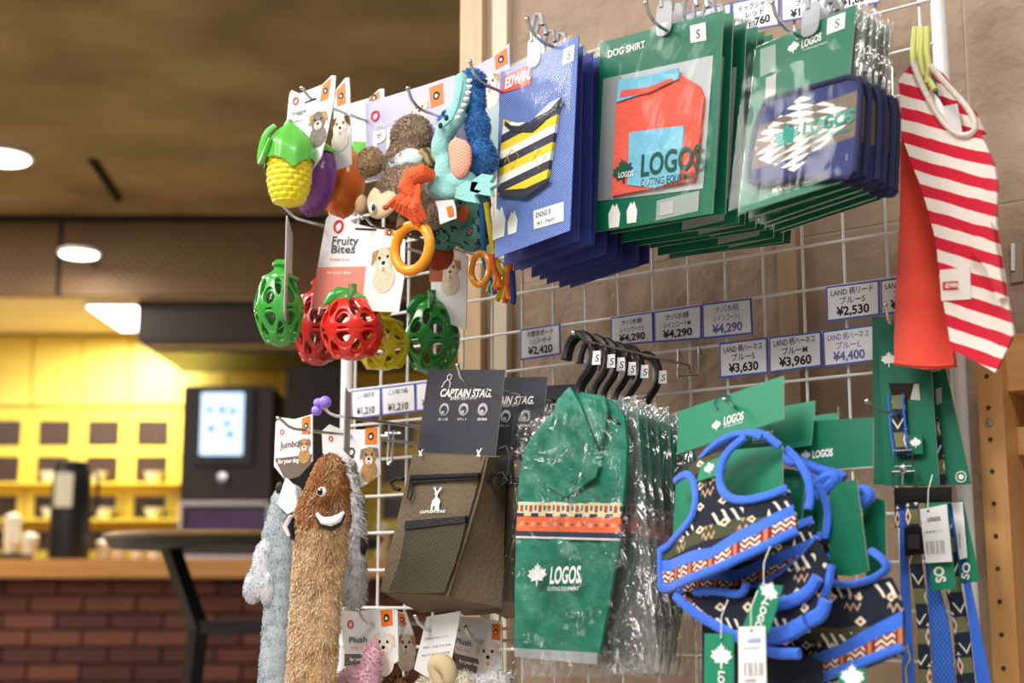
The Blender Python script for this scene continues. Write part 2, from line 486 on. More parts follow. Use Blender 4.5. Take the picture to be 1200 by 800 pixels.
# brick counter
rc0, rc1 = B(-150, 700, D1)[0], B(760, 700, D1)[0]; ztop = B(150, 655, D1)[1]; zund = B(150, 677, D1)[1]
ct = bthing('brick_counter', 'long red brick counter below a varnished wooden top, behind the toys', 'counter', (rc0 + rc1) / 2, D1, 0)
wct = (rc1 - rc0) / 2
MB().box(-wct, wct, .03, .6, 0, zund).build('mortar_core', M('mortar', '#382520', .9), ct)
m_br = [M('brick_%s' % 'abc'[k], c, .8, var=(18, c2, .3), bump=(60, .3)) for k, (c, c2) in enumerate((('#5c3123', '#4a251a'), ('#4a241b', '#3c1d16'), ('#683b2b', '#542e21')))]
bm_ = [MB().box(-.103, .103, 0, .05, -.029, .029).data('brick', m) for m in m_br]
row = 0; z = zund - .036
while z > .03:
    x = -wct + (.1 if row % 2 else .21)
    while x < wct - .1:
        link('brick', random.choice(bm_), ct, (x, random.uniform(-.003, .003), z)); x += .217
    z -= .068; row += 1
wt = bthing('counter_top', 'varnished light brown wooden worktop lying on the brick counter', 'worktop', (rc0 + rc1) / 2, D1, zund)
MB().box(-wct - .05, wct + .05, -.08, .62, .001, ztop - zund).build('board', wood('varnished', '#b98343', '#a06a30', 1, 'X', .35), wt)

# yellow cabinets with small glazed lights
m_yel = M('yellow_lacquer', '#e6cc4a', .38, var=(2, '#dfc440', .3))
m_yel2 = M('yellow_panel', '#ead25e', .45)
m_pane = M('cabinet_glass', '#3a2412', .3, spec=.5)
m_bowl = M('white_china', '#e8e6dc', .25)
zc0 = ztop - .2; _, zc1 = B(100, 478, D2); zc2 = zk
wcu = (B(150, 500, D2)[0] - B(35, 500, D2)[0])
rows = [(B(0, b_, D2)[1], B(0, a_, D2)[1]) for a_, b_ in ((493, 523), (535, 567), (581, 609), (622, 645))]
for k in range(-1, 6):
    rl = B(35, 500, D2)[0] + k * wcu
    place = ['at the left edge of the photo', 'left of the black thermos jug', 'behind the dark drink machine', 'right of the drink machine behind the plush toys', 'seen through the wires left of the pouch', 'behind the pouch', 'far behind the raincoat'][k + 1]
    c = bthing('glazed_cabinet', 'yellow cabinet with small glazed door lights ' + place, 'cabinet', rl + wcu / 2, D2, zc0, 'yellow glazed cabinets')
    h = wcu / 2 - .0015
    MB().box(-h, h, .28, .3, 0, zc1 - zc0).box(-h, -h + .012, .0, .3, 0, zc1 - zc0).box(h - .012, h, .0, .3, 0, zc1 - zc0).box(-h, h, 0, .3, 0, .02).box(-h, h, 0, .3, zc1 - zc0 - .015, zc1 - zc0).build('carcass', m_yel, c)
    for s in (-1, 1):
        x0, x1 = (-h + .002, -.003) if s < 0 else (.003, h - .002)
        g0, g1 = x0 + .045, x1 - .03
        mb = MB().box(x0, g0, -.02, 0, .01, zc1 - zc0 - .005).box(g1, x1, -.02, 0, .01, zc1 - zc0 - .005)
        zz = [.01] + [q for rr in rows[::-1] for q in (rr[0] - zc0, rr[1] - zc0)] + [zc1 - zc0 - .005]
        for i in range(0, len(zz), 2):
            if zz[i + 1] > zz[i]: mb.box(g0, g1, -.02, 0, zz[i], zz[i + 1])
        dr = mb.build('door', m_yel, c)
        for a_, b_ in rows:
            MB().box(g0, g1, -.012, -.008, a_ - zc0, b_ - zc0).build('pane', m_pane, dr)
        MB().lathe([(.001, -.03), (.01, -.028), (.011, -.022), (.005, -.02)], 12, ((x1 - .014) if s < 0 else (x0 + .014), -.0, .3), ax='y').build('knob', m_steel, dr)
    u = bthing('upper_cabinet', 'plain yellow upper cabinet ' + place, 'cabinet', rl + wcu / 2, D2, zc1 + .004, 'plain yellow upper cabinets')
    MB().box(-h, h, 0, .3, 0, zc2 - zc1 - .008).build('carcass', m_yel2, u)
    for s in (-1, 1):
        MB().box(-h + .004 if s < 0 else .003, -.003 if s < 0 else h - .004, -.02, 0, .012, zc2 - zc1 - .02).build('door', m_yel2, u)
bowl = MB().lathe([(.012, 0), (.02, .002), (.04, .03), (.048, .05), (.044, .05), (.03, .01), (.001, .006)], 20).data('bowl', m_bowl)
for i, (px, py) in enumerate(((60, 566), (115, 566), (182, 566), (62, 608), (124, 608), (182, 608))):
    r_, z_ = B(px, py, D2 - .05)
    o = link('bowl', bowl, None, bw(r_, D2 - .08, rows[1 if i < 3 else 2][0] + .001))
    tag(o, 'white china bowl on a ledge of the yellow cabinets, %s' % ['left one of the upper three', 'middle one of the upper three', 'right one of the upper three', 'left one of the lower three', 'middle one of the lower three', 'right one of the lower three'][i], 'bowl', 'white bowls at the yellow cabinets')
for i in (1, 2):
    lg = bthing('dish_ledge', 'narrow yellow ledge carrying the %s row of white bowls' % ('upper', 'lower')[i - 1], 'ledge', B(100, 560, D2)[0], D2, rows[i][0] - .012)
    MB().box(-.45, .5, -.145, -.021, 0, .0115).build('board', m_yel, lg)

# drink machine with a lit screen
x0, x1 = B(213, 600, D1 + .2)[0], B(318, 600, D1 + .2)[0]; hh = (x1 - x0) / 2
zq = lambda y: B(260, y, D1 + .15)[1] - ztop
dm = bthing('drink_machine', 'dark brown drink machine with a lit screen standing on the counter', 'machine', (x0 + x1) / 2, D1 + .15, ztop + .001)
m_brn = M('brown_gloss', '#20110c', .5)
bd = MB().poly(rrect(-hh, hh, zq(587), zq(452), .015), 0, .34).build('body', m_brn, dm)
MB().poly(rrect(-hh + .05, hh - .08, zq(545), zq(455), .01), -.022, 0).build('display_housing', m_black, dm)
sc_ = MB().poly(rrect(-hh + .082, hh - .118, zq(534), zq(461), .006), -.026, -.0215).build('screen', M('screen_glow', '#b9d4f2', .3, emit=1.3), dm)
for i, (u, v) in enumerate(((.2, .72), (.5, .72), (.75, .7), (.25, .42), (.62, .5), (.7, .33))):
    xx = -hh + .082 + u * (2 * hh - .2); zz = zq(534) + v * (zq(461) - zq(534))
    MB().poly(rrect(xx - .012, xx + .012, zz - .012, zz + .012, .004), -.0272, -.026).build('icon', M('icon_%d' % (i % 2), ('#6d93c9', '#3d64a8')[i % 2], emit=.5), sc_)
MB().lathe([(.001, -.03), (.02, -.028), (.022, 0), (.001, .001)], 20, (-.01, 0, zq(560)), ax='y').build('dial', m_steel, dm)
MB().box(-hh, hh, .01, .34, 0, .02).box(-hh, -hh + .012, .0, .34, .02, zq(587)).box(hh - .012, hh, .0, .34, .02, zq(587)).box(-hh, hh, 0, .34, zq(592), zq(587.2)).build('base_frame', M('grey_white', '#b9b4ba', .4), dm)
MB().box(-hh + .014, hh - .014, .03, .32, .021, zq(594)).build('drawer', M('purple_drawer', '#4a2a5c', .2, spec=.7, var=(7, '#331a44', .2)), dm)
x0, x1 = B(333, 600, D1 + .2)[0], B(404, 600, D1 + .2)[0]; hh = (x1 - x0) / 2
m2 = bthing('coffee_machine', 'black coffee machine half hidden behind the hanging plush toys', 'machine', (x0 + x1) / 2, D1 + .15, ztop + .001)
zt_ = B(360, 430, D1 + .15)[1] - ztop
MB().poly(rrect(-hh, hh, .18, zt_, .012), 0, .32).build('head', M('espresso', '#1c110d', .6), m2)
MB().box(-hh, hh, .18, .32, .02, .18).build('column', m_black, m2)
MB().box(-hh, hh, -.02, .32, 0, .02).build('drip_tray', m_black, m2)
# thermos jug
r_, z_ = B(80, 650, D1 + .2); s_ = D1 / FPX
th = bthing('thermos_jug', 'black thermos jug with a pale label on the counter', 'jug', r_, D1 + .2, ztop + .001)
hj = B(80, 540, D1 + .2)[1] - ztop
MB().lathe([(.06, 0), (.082, .003), (.085, .02), (.083, hj * .55), (.08, hj * .86), (.07, hj * .92), (.001, hj * .92)], 28).build('body', m_black, th)
MB().lathe([(.07, hj * .92), (.074, hj * .93), (.07, hj * .985), (.05, hj), (.001, hj)], 28).box(-.02, .02, -.1, -.06, hj * .93, hj * .97).build('lid', m_black, th)
MB().poly(rrect(-.045, .03, hj * .52, hj * .86, .006), -.089, -.078).build('label', M('pale_label', '#b9b29c', .5), th)
MB().tube([(.07, 0, hj * .9), (.11, 0, hj * .86), (.112, 0, hj * .5), (.083, 0, hj * .44)], .009, 8).build('handle', m_black, th)
# cups and canisters on the counter
m_cup = M('paper_cup', '#d8cfb8', .6)
cup = lambda n: [(.024, 0)] + [q for k in range(n) for q in ((.034, .075 + k * .014), (.036, .078 + k * .014), (.033, .08 + k * .014))] + [(.001, .08 + n * .014)]
for i, (px, n) in enumerate(((8, 9), (118, 1), (135, 2), (158, 1), (178, 2), (200, 1), (30, 3), (418, 5), (446, 6))):
    r_, _ = B(px, 650, D1 + .25)
    o = MB().lathe(cup(n), 20).build('paper_cup_stack', m_cup, None, loc=bw(r_, D1 + .3, ztop + .001))
    tag(o, ['tall stack of paper cups at the left edge of the counter', 'low cup just right of the thermos jug', 'pair of stacked cups, second right of the thermos jug', 'low cup midway between thermos jug and drink machine', 'pair of stacked cups nearer the drink machine', 'low cup touching the left of the drink machine', 'short stack of cups left of the thermos jug', 'stack of cups seen through the wires beside the plush toys', 'taller stack of cups seen through the wires left of the pouch'][i], 'cup', 'paper cups on the counter')
r_, _ = B(2, 650, D1 + .05)
ty = bthing('tray', 'low dark tray at the left end of the counter', 'tray', r_, D1 + .06, ztop + .001)
MB().box(-.12, .08, -.05, .12, 0, .012).box(-.125, .085, -.055, -.045, 0, .025).box(-.125, .085, .115, .125, 0, .025).build('dish', m_dark, ty)
# dark range hood
hx0, hx1 = B(161, 380, D1 + .1)[0], B(545, 380, D1 + .1)[0]; hz1 = zk - .003; hz0 = B(250, 399, D1 + .1)[1]; hz2 = B(250, 412, D1 + .1)[1]
rh = bthing('range_hood', 'long dark brown hood hanging under the cream soffit', 'hood', (hx0 + hx1) / 2, D1 + .1, hz2)
w_ = (hx1 - hx0) / 2
MB().box(-w_, w_, 0, .6, hz0 - hz2, hz1 - hz2).build('canopy', M('hood_brown', '#2b1d15', .5), rh)
MB().poly([(-w_ + .005, hz0 - hz2), (-w_ + .07, 0), (w_, 0), (w_, hz0 - hz2)], .01, .58).build('lower_lip', m_black, rh)
MB().box(-w_ + .06, w_, .004, .0105, (hz0 - hz2) * .35, (hz0 - hz2) * .6).build('trim_strip', M('brass_strip', '#8a6a2c', .3, metal=.6), rh)

# tall bistro table in the middle distance
DT = 3.2
r_, ztb = B(288, 627, DT)
tb = bthing('bistro_table', 'tall round bistro table with wooden top and black angled legs', 'table', r_, DT, 0)
sc_ = DT / (FPX * math.cos(PIT)) * 1.03
MB().lathe([(.001, ztb - .012), (.3, ztb - .012), (.305, ztb - .006), (.3, ztb), (.001, ztb)], 48).build('table_top', wood('table_wood', '#8c6a48', '#6d4e33', 1, 'X', .35), tb)
MB().lathe([(.001, ztb - .03), (.285, ztb - .03), (.297, ztb - .0125), (.001, ztb - .0125)], 48).build('edge_ring', m_black, tb)
zl = lambda y: B(230, y, DT)[1]
xl = lambda x: B(x, 700, DT)[0] - r_
for s in (-1, 1):
    pts = [(s * -xl(197), 0, zl(640)), (s * -xl(234), 0, zl(735)), (s * -xl(196), 0, .02)]
    mb = MB()
    for a, b in zip(pts, pts[1:]): mb.tube([a, b], .022, 4)
    mb.build('leg', m_black, tb)
MB().box(xl(234), -xl(234), -.015, .015, zl(735) - .015, zl(735) + .015).build('stretcher', m_black, tb)
MB().box(-.25, .25, -.03, .03, 0, .02).build('foot_bar', m_black, tb)

# ------------------------------------------------------------------ the white wire display panel
pn = thing('wire_grid_stand', 'white wire grid display panel carrying all the pet goods', 'display panel', (.17, 0, 0))
m_wire = M('wire_white', '#e4e4e6', .35)
ZT = .305 + Z0
post = MB().lathe([(.001, 0), (.0085, 0), (.0085, ZT), (.006, ZT + .006), (.001, ZT + .008)], 18).data('post', m_wire)
for x in (-.2685, .6205): link('post', post, pn, (x - .17, .004, 0))
vw = MB().lathe([(.0018, .06), (.0018, ZT - .01)], 8).data('vertical_wire', m_wire)
for c in range(-5, 13): link('vertical_wire', vw, pn, (c * .05 - .17, .0018, 0))
hw = MB().lathe([(.0018, -.2685), (.0018, .6205)], 8, ax='x').data('horizontal_wire', m_wire)
for k in range(6, -25, -1): link('horizontal_wire', hw, pn, (-.17, -.0018, k * .05 + Z0))
for x in (-.2685, .6205): MB().box(x - .19, x - .15, -.2, .09, 0.0, .03).build('foot', m_wire, pn)
# ------------------------------------------------------------------ printed and woven materials
class S:
    def __init__(s, nt, k): s.nt, s.k = nt, k
    def op(s, o, b=None, c=None):
        n = s.nt.nodes.new('ShaderNodeMath'); n.operation = o
        for i, q in enumerate((s, b, c)):
            if q is None: continue
            if isinstance(q, S): s.nt.links.new(q.k, n.inputs[i])
            else: n.inputs[i].default_value = q
        return S(s.nt, n.outputs[0])
    def __add__(s, b): return s.op('ADD', b)
    def __sub__(s, b): return s.op('SUBTRACT', b)
    def __mul__(s, b): return s.op('MULTIPLY', b)
    def __lt__(s, b): return s.op('LESS_THAN', b)
    def __gt__(s, b): return s.op('GREATER_THAN', b)
    def fr(s): return s.op('FRACT')
    def fl(s): return s.op('FLOOR')
    def ab(s): return s.op('ABSOLUTE')
    def mod(s, b): return s.op('FLOORED_MODULO', b)
    def tri(s): return (s.fr() - .5).ab()          # 0 at cell middle, .5 at the edge
def cmix(nt, fac, a, b):
    n = nt.nodes.new('ShaderNodeMix'); n.data_type = 'RGBA'
    nt.links.new(fac.k, n.inputs[0])
    for i, q in ((6, a), (7, b)):
        if isinstance(q, str): n.inputs[i].default_value = lin(q)
        else: nt.links.new(q, n.inputs[i])
    return n.outputs[2]
def pmat(name, fn, rough=.8, coord='Object', sheen=0, bump=None, spec=.3):
    if name in MATS: return MATS[name]
    m, nt, b = newmat(name)
    tc = nd(nt, 'ShaderNodeTexCoord'); sp = nd(nt, 'ShaderNodeSeparateXYZ')
    nt.links.new(tc.outputs[coord], sp.inputs[0])
    nz = nd(nt, 'ShaderNodeTexNoise'); nz.inputs['Scale'].default_value = 40; nt.links.new(tc.outputs[coord], nz.inputs['Vector'])
    x, y, z = [S(nt, sp.outputs[i]) for i in range(3)]
    out = fn(nt, x, y, z, S(nt, nz.outputs['Fac']))
    nt.links.new(out, b.inputs['Base Color'])
    b.inputs['Roughness'].default_value = rough; b.inputs['Specular IOR Level'].default_value = spec
    if sheen: b.inputs['Sheen Weight'].default_value = sheen
    if bump:
        n = nd(nt, 'ShaderNodeTexNoise'); n.inputs['Scale'].default_value = bump[0]; nt.links.new(tc.outputs[coord], n.inputs['Vector'])
        bp = nd(nt, 'ShaderNodeBump'); bp.inputs['Strength'].default_value = bump[1]; bp.inputs['Distance'].default_value = .005
        nt.links.new(n.outputs['Fac'], bp.inputs['Height']); nt.links.new(bp.outputs[0], b.inputs['Normal'])
    MATS[name] = m
    return m
def f_denim(nt, x, y, z, n):
    t = ((x * 330 + z * 420 + n * 1.1).tri() < .2)
    v = ((x * 900 + n * 9).tri() < .26)
    c = cmix(nt, t, '#1d3f98', '#6288d4')
    return cmix(nt, t * v, c, '#a9c4ef')
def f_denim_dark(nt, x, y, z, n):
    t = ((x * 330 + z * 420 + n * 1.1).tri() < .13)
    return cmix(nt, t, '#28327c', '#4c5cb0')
def f_bee(nt, x, y, z, n):
    k = (z * 34 + x * -2).mod(1.0)
    c = cmix(nt, k < .34, '#f3f0e6', '#3b3d4d')
    return cmix(nt, k > .66, c, '#f0cf3a')
def f_redstripe(nt, u, v, w, n):
    return cmix(nt, (v * 13.5).mod(1.0) < .5, '#efe6df', '#d01f33')
def f_navajo(nt, x, y, z, n):
    u, v = x * 46 + y * 12 + n * .3, z * 46 + n * .3
    blk = ((v * .5).fr() < .5)
    c = cmix(nt, ((v * .31 + .2).fr() < .2), '#1b2130', '#484a36')
    dm = (u * .7).tri() + (v * 1.0).tri() + ((n - .52) * 1.2).op('MAXIMUM', 0.0)
    c = cmix(nt, dm < .2, c, '#e6dcc0')
    c = cmix(nt, dm < .09, c, '#7c2524')
    sl = ((u * 2 + v * 1.3).tri() < .15) * ((v * .5 + .25).fr() < .28) * ((u * .35).fr() < .6)
    c = cmix(nt, sl, c, '#ece5d3')
    zz = ((v * 2 + (u * 3).tri() * 1.2).tri() < .12) * ((u * .5 + .3).fr() < .4) * ((v * .5 + .6).fr() < .4)
    return cmix(nt, zz, c, '#c8a889')
def f_trim(nt, x, y, z, n):
    k = ((x * 95 + y * 40).tri() * 1.6 + z * 190).mod(1.0)
    c = cmix(nt, k < .45, '#7c2b2a', '#eadfca')
    c = cmix(nt, ((x * 34).fr() < .35), c, '#7a2628')
    return cmix(nt, ((x * 34 + .35).tri() < .07), c, '#c9794f')
def f_belt(nt, x, y, z, n):
    v = z.ab() * 120; i = v.fl(); sh = x * 27 + v * .55 + (i * .5).fr()
    w = (sh.fr() < .5)
    inside = ((z.ab() * 1.1 + (x + .005).ab() * .62) < .045)
    mid = cmix(nt, (z.ab() < .024), '#343a6d', '#76685d')
    st = cmix(nt, w, mid, '#eee9df')
    return cmix(nt, inside, mid, st)
def f_net(nt, x, y, z, n):
    a = ((x * 300 + z * 210).tri() < .17); b = ((x * 300 - z * 210).tri() < .17)
    k = (a + b).op('MINIMUM', 1.0)
    return cmix(nt, k, '#615741', '#17181a')
def f_coatband(nt, u, v, w, n):
    c = cmix(nt, v < .62, '#e8ddb4', '#f0703f')
    c = cmix(nt, ((v - .82).ab() < .09) * ((u * 11).tri() < .17), c, '#b5532f')
    c = cmix(nt, ((v - .84).ab() < .07) * ((u * 11 + .5).tri() < .12), c, '#57677a')
    c = cmix(nt, ((v - .64).ab() < .05) * ((u * 7).fr() < .5), c, '#2f3453')
    c = cmix(nt, ((v - .40).ab() < .06) * ((u * 9).tri() < .16), c, '#f2a07c')
    c = cmix(nt, ((v - .40).ab() < .03) * ((u * 9 + .5).tri() < .12), c, '#7d4b52')
    c = cmix(nt, v < .2, c, '#2d3557')
    return cmix(nt, v < .06, c, '#d9d5c9')
def f_lead(nt, x, y, z, n):
    v = z * 26; u = x * 60 + y * 20
    c = cmix(nt, (v.fr() < .38), '#232f42', '#7a7a55')
    d = u.tri() * 1.2 + (v + .31).tri()
    c = cmix(nt, d < .24, c, '#efe7d6'); c = cmix(nt, d < .12, c, '#b23a3a')
    zz = (((v * 3) + u.tri() * 2).tri() < .12) * ((v + .55).fr() < .3)
    return cmix(nt, zz, c, '#e9e3d0')
def f_braid(nt, x, y, z, n):
    a = ((x * 240 + z * 170).tri() < .12); b = ((x * 240 - z * 170).tri() < .12)
    return cmix(nt, (a + b).op('MINIMUM', 1.0), '#2a63cf', '#4f88e8')
def f_knit(nt, x, y, z, n):
    return cmix(nt, ((z * 260 + (x * 130).tri() * 2.2).tri() < .2), '#e98a72', '#f3b9a6')
def f_patch(nt, x, y, z, n):
    a = ((n * 6 + x * 18).fr() < .22)
    c = cmix(nt, a, '#5f9a8f', '#26384a')
    return cmix(nt, (n > .62), c, '#c05a32')
def f_flower(nt, x, y, z, n):
    a = ((x * 55 + n * 2).tri() + (z * 70).tri()) < .24
    c = cmix(nt, a, '#cfe3ea', '#f09a4a')
    return cmix(nt, ((x * 38 + n * 3).tri() + (z * 44 + .3).tri()) < .17, c, '#3d63b0')
def f_tiger(nt, x, y, z, n):
    return cmix(nt, ((x * 80 + z * 60 + n).tri() < .2), '#9a8a5a', '#4a4a34')

m_denim = pmat('denim_print', f_denim, .6, spec=.4)
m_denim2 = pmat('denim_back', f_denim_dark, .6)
m_bee = pmat('bee_stripes', f_bee, .8)
m_stripe = pmat('red_white_stripes', f_redstripe, .9, 'UV', bump=(160, .12), sheen=.1)
m_nav = pmat('geometric_weave', f_navajo, .85)
m_trim = pmat('woven_trim', f_trim, .85)
m_belt = pmat('belt_print', f_belt, .8)
m_net = pmat('black_net', f_net, .7)
m_band = pmat('coat_band', f_coatband, .7, 'UV')
m_lead = pmat('lead_weave', f_lead, .8)
m_braid = pmat('blue_braid', f_braid, .7)
m_green = M('green_card', '#0a6b50', .45, spec=.4)
m_green_hi = M('green_card_matt', '#178060', .5)
m_edge = M('card_edge', '#b9c4b4', .7)
m_print = M('white_print', '#f2f2ee', .6)
m_ink = M('black_ink', '#1c1c22', .6)
m_gink = M('dark_green_ink', '#0e4f3e', .6)
m_tealink = M('teal_ink', '#1c8f80', .6)
m_blue_pipe = M('blue_piping', '#2f6be0', .65, sheen=.3, bump=(300, .2))
m_card = M('white_card', '#e9e9ec', .45)
m_cardback = M('card_grey', '#b9b6b4', .6)
m_orange_tab = M('orange_print', '#ef7a2b', .5)
m_red_print = M('red_print', '#d42f2b', .5)
m_film_white = M('frosted_tab', '#e4ebf2', .15, trans=.55, spec=.6)
def film(name, tint=(1, 1, 1, 1), fk=.5, base=.005, scale=10, strength=.4, dist=.015, milky=.0):
    if name in MATS: return MATS[name]
    m, nt, b = newmat(name); L = nt.links
    nt.nodes.remove(b); out = nt.nodes['Material Output']
    tr = nd(nt, 'ShaderNodeBsdfTransparent'); tr.inputs[0].default_value = (.97, .98, .98, 1)
    gl = nd(nt, 'ShaderNodeBsdfGlossy'); gl.inputs['Roughness'].default_value = .13; gl.inputs[0].default_value = tint
    df = nd(nt, 'ShaderNodeBsdfDiffuse'); df.inputs[0].default_value = (.85, .87, .9, 1)
    tc = nd(nt, 'ShaderNodeTexCoord'); mp = nd(nt, 'ShaderNodeMapping'); mp.inputs['Scale'].default_value = (1, 1, .45)
    n = nd(nt, 'ShaderNodeTexNoise'); n.inputs['Scale'].default_value = scale; n.inputs['Detail'].default_value = 4; n.inputs['Distortion'].default_value = .8
    L.new(tc.outputs['Object'], mp.inputs[0]); L.new(mp.outputs[0], n.inputs['Vector'])
    bp = nd(nt, 'ShaderNodeBump'); bp.inputs['Strength'].default_value = strength; bp.inputs['Distance'].default_value = dist
    L.new(n.outputs['Fac'], bp.inputs['Height']); L.new(bp.outputs[0], gl.inputs['Normal'])
    fr = nd(nt, 'ShaderNodeFresnel'); fr.inputs[0].default_value = 1.45; L.new(bp.outputs[0], fr.inputs['Normal'])
    ad = S(nt, fr.outputs[0]) * fk + base
    mx = nd(nt, 'ShaderNodeMixShader'); L.new(ad.k, mx.inputs[0]); L.new(tr.outputs[0], mx.inputs[1]); L.new(gl.outputs[0], mx.inputs[2])
    m2 = nd(nt, 'ShaderNodeMixShader'); m2.inputs[0].default_value = milky; L.new(mx.outputs[0], m2.inputs[1]); L.new(df.outputs[0], m2.inputs[2])
    L.new(m2.outputs[0], out.inputs[0])
    MATS[name] = m
    return m
m_film = film('clear_film', fk=.25)
m_film2 = film('crumpled_film', fk=.6, base=.005, scale=24, strength=.75, dist=.025, milky=.005)
m_film3 = film('crinkled_film', fk=1, base=.16, scale=34, strength=1.0, dist=.03, milky=.1)

ORD = ['front', 'second', 'third', 'fourth', 'fifth', 'sixth', 'seventh', 'eighth', 'ninth', 'tenth']
def film_sheet(pose, cor, y, parent, amp=.002, nx=20, nz=28, mat=None, name='plastic_bag', seed=0, sc=30):
    """crumpled clear film between four traced corners (TL, TR, BR, BL)"""
    q = [Vector((a, 0, b)) for a, b in cor]
    rows_ = []
    for i in range(nz + 1):
        v = i / nz; a = q[0].lerp(q[3], v); b = q[1].lerp(q[2], v); row = []
        for j in range(nx + 1):
            p = a.lerp(b, j / nx)
            e = min(j, nx - j, 3) / 3 * .7 + .3
            h = noise.noise(Vector((p.x * sc, seed, p.z * sc * .6))) + .5 * noise.noise(Vector((p.x * sc * 2.5, seed + 5, p.z * sc * 2)))
            row.append((p.x + .001 * noise.noise(p * 60), y - amp * abs(h) * 2 * e, p.z + .001 * noise.noise(p * 50 + Vector((3, 0, 0)))))
        rows_.append(row)
    return MB().grid(rows_).build(name, mat or m_film, parent, sharp=180)
def ptext(pose, body, a, b, hpx, y, mat, parent, bold=.012, shear=0, crop=None):
    if crop: a = (crop[0] + a[0] / crop[2], crop[1] + a[1] / crop[2]); b = (crop[0] + b[0] / crop[2], crop[1] + b[1] / crop[2]); hpx = hpx / crop[2]
    A, B_ = Vector(pose.l(*a, y)), Vector(pose.l(*b, y))
    c0, c1 = Vector(pose.l(a[0], a[1] - hpx / 2, y)), Vector(pose.l(a[0], a[1] + hpx / 2, y))
    d = B_ - A; mid = (A + B_) / 2
    return text(body, (c0 - c1).length / .7, mid.x, mid.y, y, mat, parent, bold, 1, shear, -math.atan2(d.y, d.x), d.length)
def pl(pose, pts, y, mat, parent, name, th=.0004, crop=None, **k):
    return MB().poly(pose.tr(pts, y, crop), y - th, y).build(name, mat, parent, **k)
def dog_silhouette(pose, cx, cz, h, y, parent):
    pts = [(-.25, -.5), (-.32, .1), (-.2, .3), (-.1, .5), (.02, .36), (.12, .5), (.22, .28), (.34, .05), (.3, -.5)]
    return MB().poly([(cx + a * h, cz + b * h) for a, b in pts], y - .0004, y).build('dog_silhouette', m_print, parent)

def hook(tip, d, label, base=0.0, lift=.018, beads=None, group='hooks of the wire panel'):
    """single prong wire hook: clipped on the grid, straight arm, upturned tip seen at a pixel"""
    t = P(tip[0], tip[1], d); z = t.z - lift
    o = thing('display_hook', label, 'hook', (t.x, -.004, z), None, group)
    L_ = d
    MB().tube([(0, 0, -.012), (0, -.004, 0), (0, -.02, 0), (0, -L_ * .5, 0), (0, -L_ + .03, 0), (0, -L_ + .02, .002), (0, -L_ + .01, .008), (0, -L_ + .004, lift)], .0019, 8).build('arm', m_steel, o)
    MB().ell((0, -L_ + .004, lift), (.0028, .0028, .0028), None, 10, 6).build('tip', m_steel, o)
    MB().tube([(-.014, .003, .012), (-.014, -.003, .02), (-.014, -.005, -.012), (.014, -.005, -.012), (.014, -.003, .02), (.014, .003, .012)], .0016, 6).build('clip', m_steel, o)
    return o
# ------------------------------------------------------------------ packs on the upper hooks
def hang_tab(ps, x, z, parent, h=.05):
    """clear plastic hanger tab on the head of a pack"""
    a = MB().poly(rrect(x - .011, x + .011, z - .012, z + .026, .009), -.0032, -.0022)
    a.tube([(x - .004, -.0027, z + .02), (x - .006, -.0027, z + .035), (x + .0, -.0027, z + h), (x + .01, -.0027, z + h - .004), (x + .013, -.0027, z + h - .018)], .0026, 8)
    return a.build('hang_tab', m_film_white, parent)
K3 = (560, 20, 2.5)
# --- green dog shirt packs
ds = Pose((.395, -.2, .211), -7.9, -.1, 4.3)
T = ds.thing('dog_shirt_pack', 'green pack with red dog shirt behind clear film, front of its stack', 'dog shirt', 'green dog shirt packs on one hook')
cor = ds.tr([(703, 50), (848, 12), (835, 250), (697, 272)])
card = MB().poly(cor, 0, .0012, 0, 1).build('backing_card', [m_green, m_edge], T)
win = pl(ds, [(368, 182), (690, 112), (660, 502), (350, 540)], -.0003, M('pack_window', '#b8bfc2', .5), card, 'window', crop=K3)
pl(ds, [(368, 182), (420, 172), (410, 528), (350, 540)], -.0008, M('pack_lining', '#8f9698', .6), card, 'lining', crop=K3)
sh_ = ds.tr([(418, 200), (470, 200), (560, 168), (600, 172), (655, 205), (668, 240), (660, 330), (640, 480), (398, 526), (405, 400), (412, 260)], -.001, K3)
m_redc = M('red_cotton', '#ec5e4c', .9, bump=(120, .25), sheen=.2); m_lb = M('light_blue_cotton', '#79bfdc', .9, bump=(120, .25))
g = MB().poly(sh_, -.005, -.0008).build('shirt', m_redc, T)
pl(ds, [(415, 186), (500, 172), (588, 150), (592, 182), (545, 200), (490, 224), (410, 250), (412, 222)], -.005, m_lb, g, 'collar', .002, K3)
pl(ds, [(420, 215), (500, 205), (570, 178), (575, 186), (500, 222), (416, 235)], -.0071, m_redc, g, 'collar_opening', .0003, K3)
pl(ds, [(445, 338), (606, 318), (592, 478), (520, 500), (440, 492)], -.005, m_lb, g, 'pocket', .0012, K3)
ptext(ds, 'LOGOS', (478, 440), (656, 408), 62, -.0066, m_gink, g, .03, crop=K3)
ptext(ds, 'OUTING EQUIPMENT', (478, 488), (652, 462), 22, -.0066, m_gink, g, .01, crop=K3)
lf = ds.tr([(425, 455)], -.006, K3)[0]
MB().poly(leaf(lf[0], lf[1], .0155, .15), -.0068, -.0062).build('maple_leaf', m_gink, g)
ptext(ds, 'LOGOS', (412, 464), (456, 458), 16, -.0072, m_print, g, .02, crop=K3)
ptext(ds, 'DOG SHIRT', (381, 110), (490, 80), 20, -.0006, m_print, card, .02, crop=K3)
stk = pl(ds, [(622, 26), (668, 15), (670, 68), (624, 76)], -.0003, m_card, card, 'size_sticker', crop=K3)
ptext(ds, 'S', (639, 52), (651, 49), 26, -.0011, m_ink, stk, 0, crop=K3)
for cx, cy, hh_ in ((400, 582, .026), (452, 572, .023)):
    q = ds.tr([(cx, cy)], 0, K3)[0]; dog_silhouette(ds, q[0], q[1], hh_, -.0004, card)
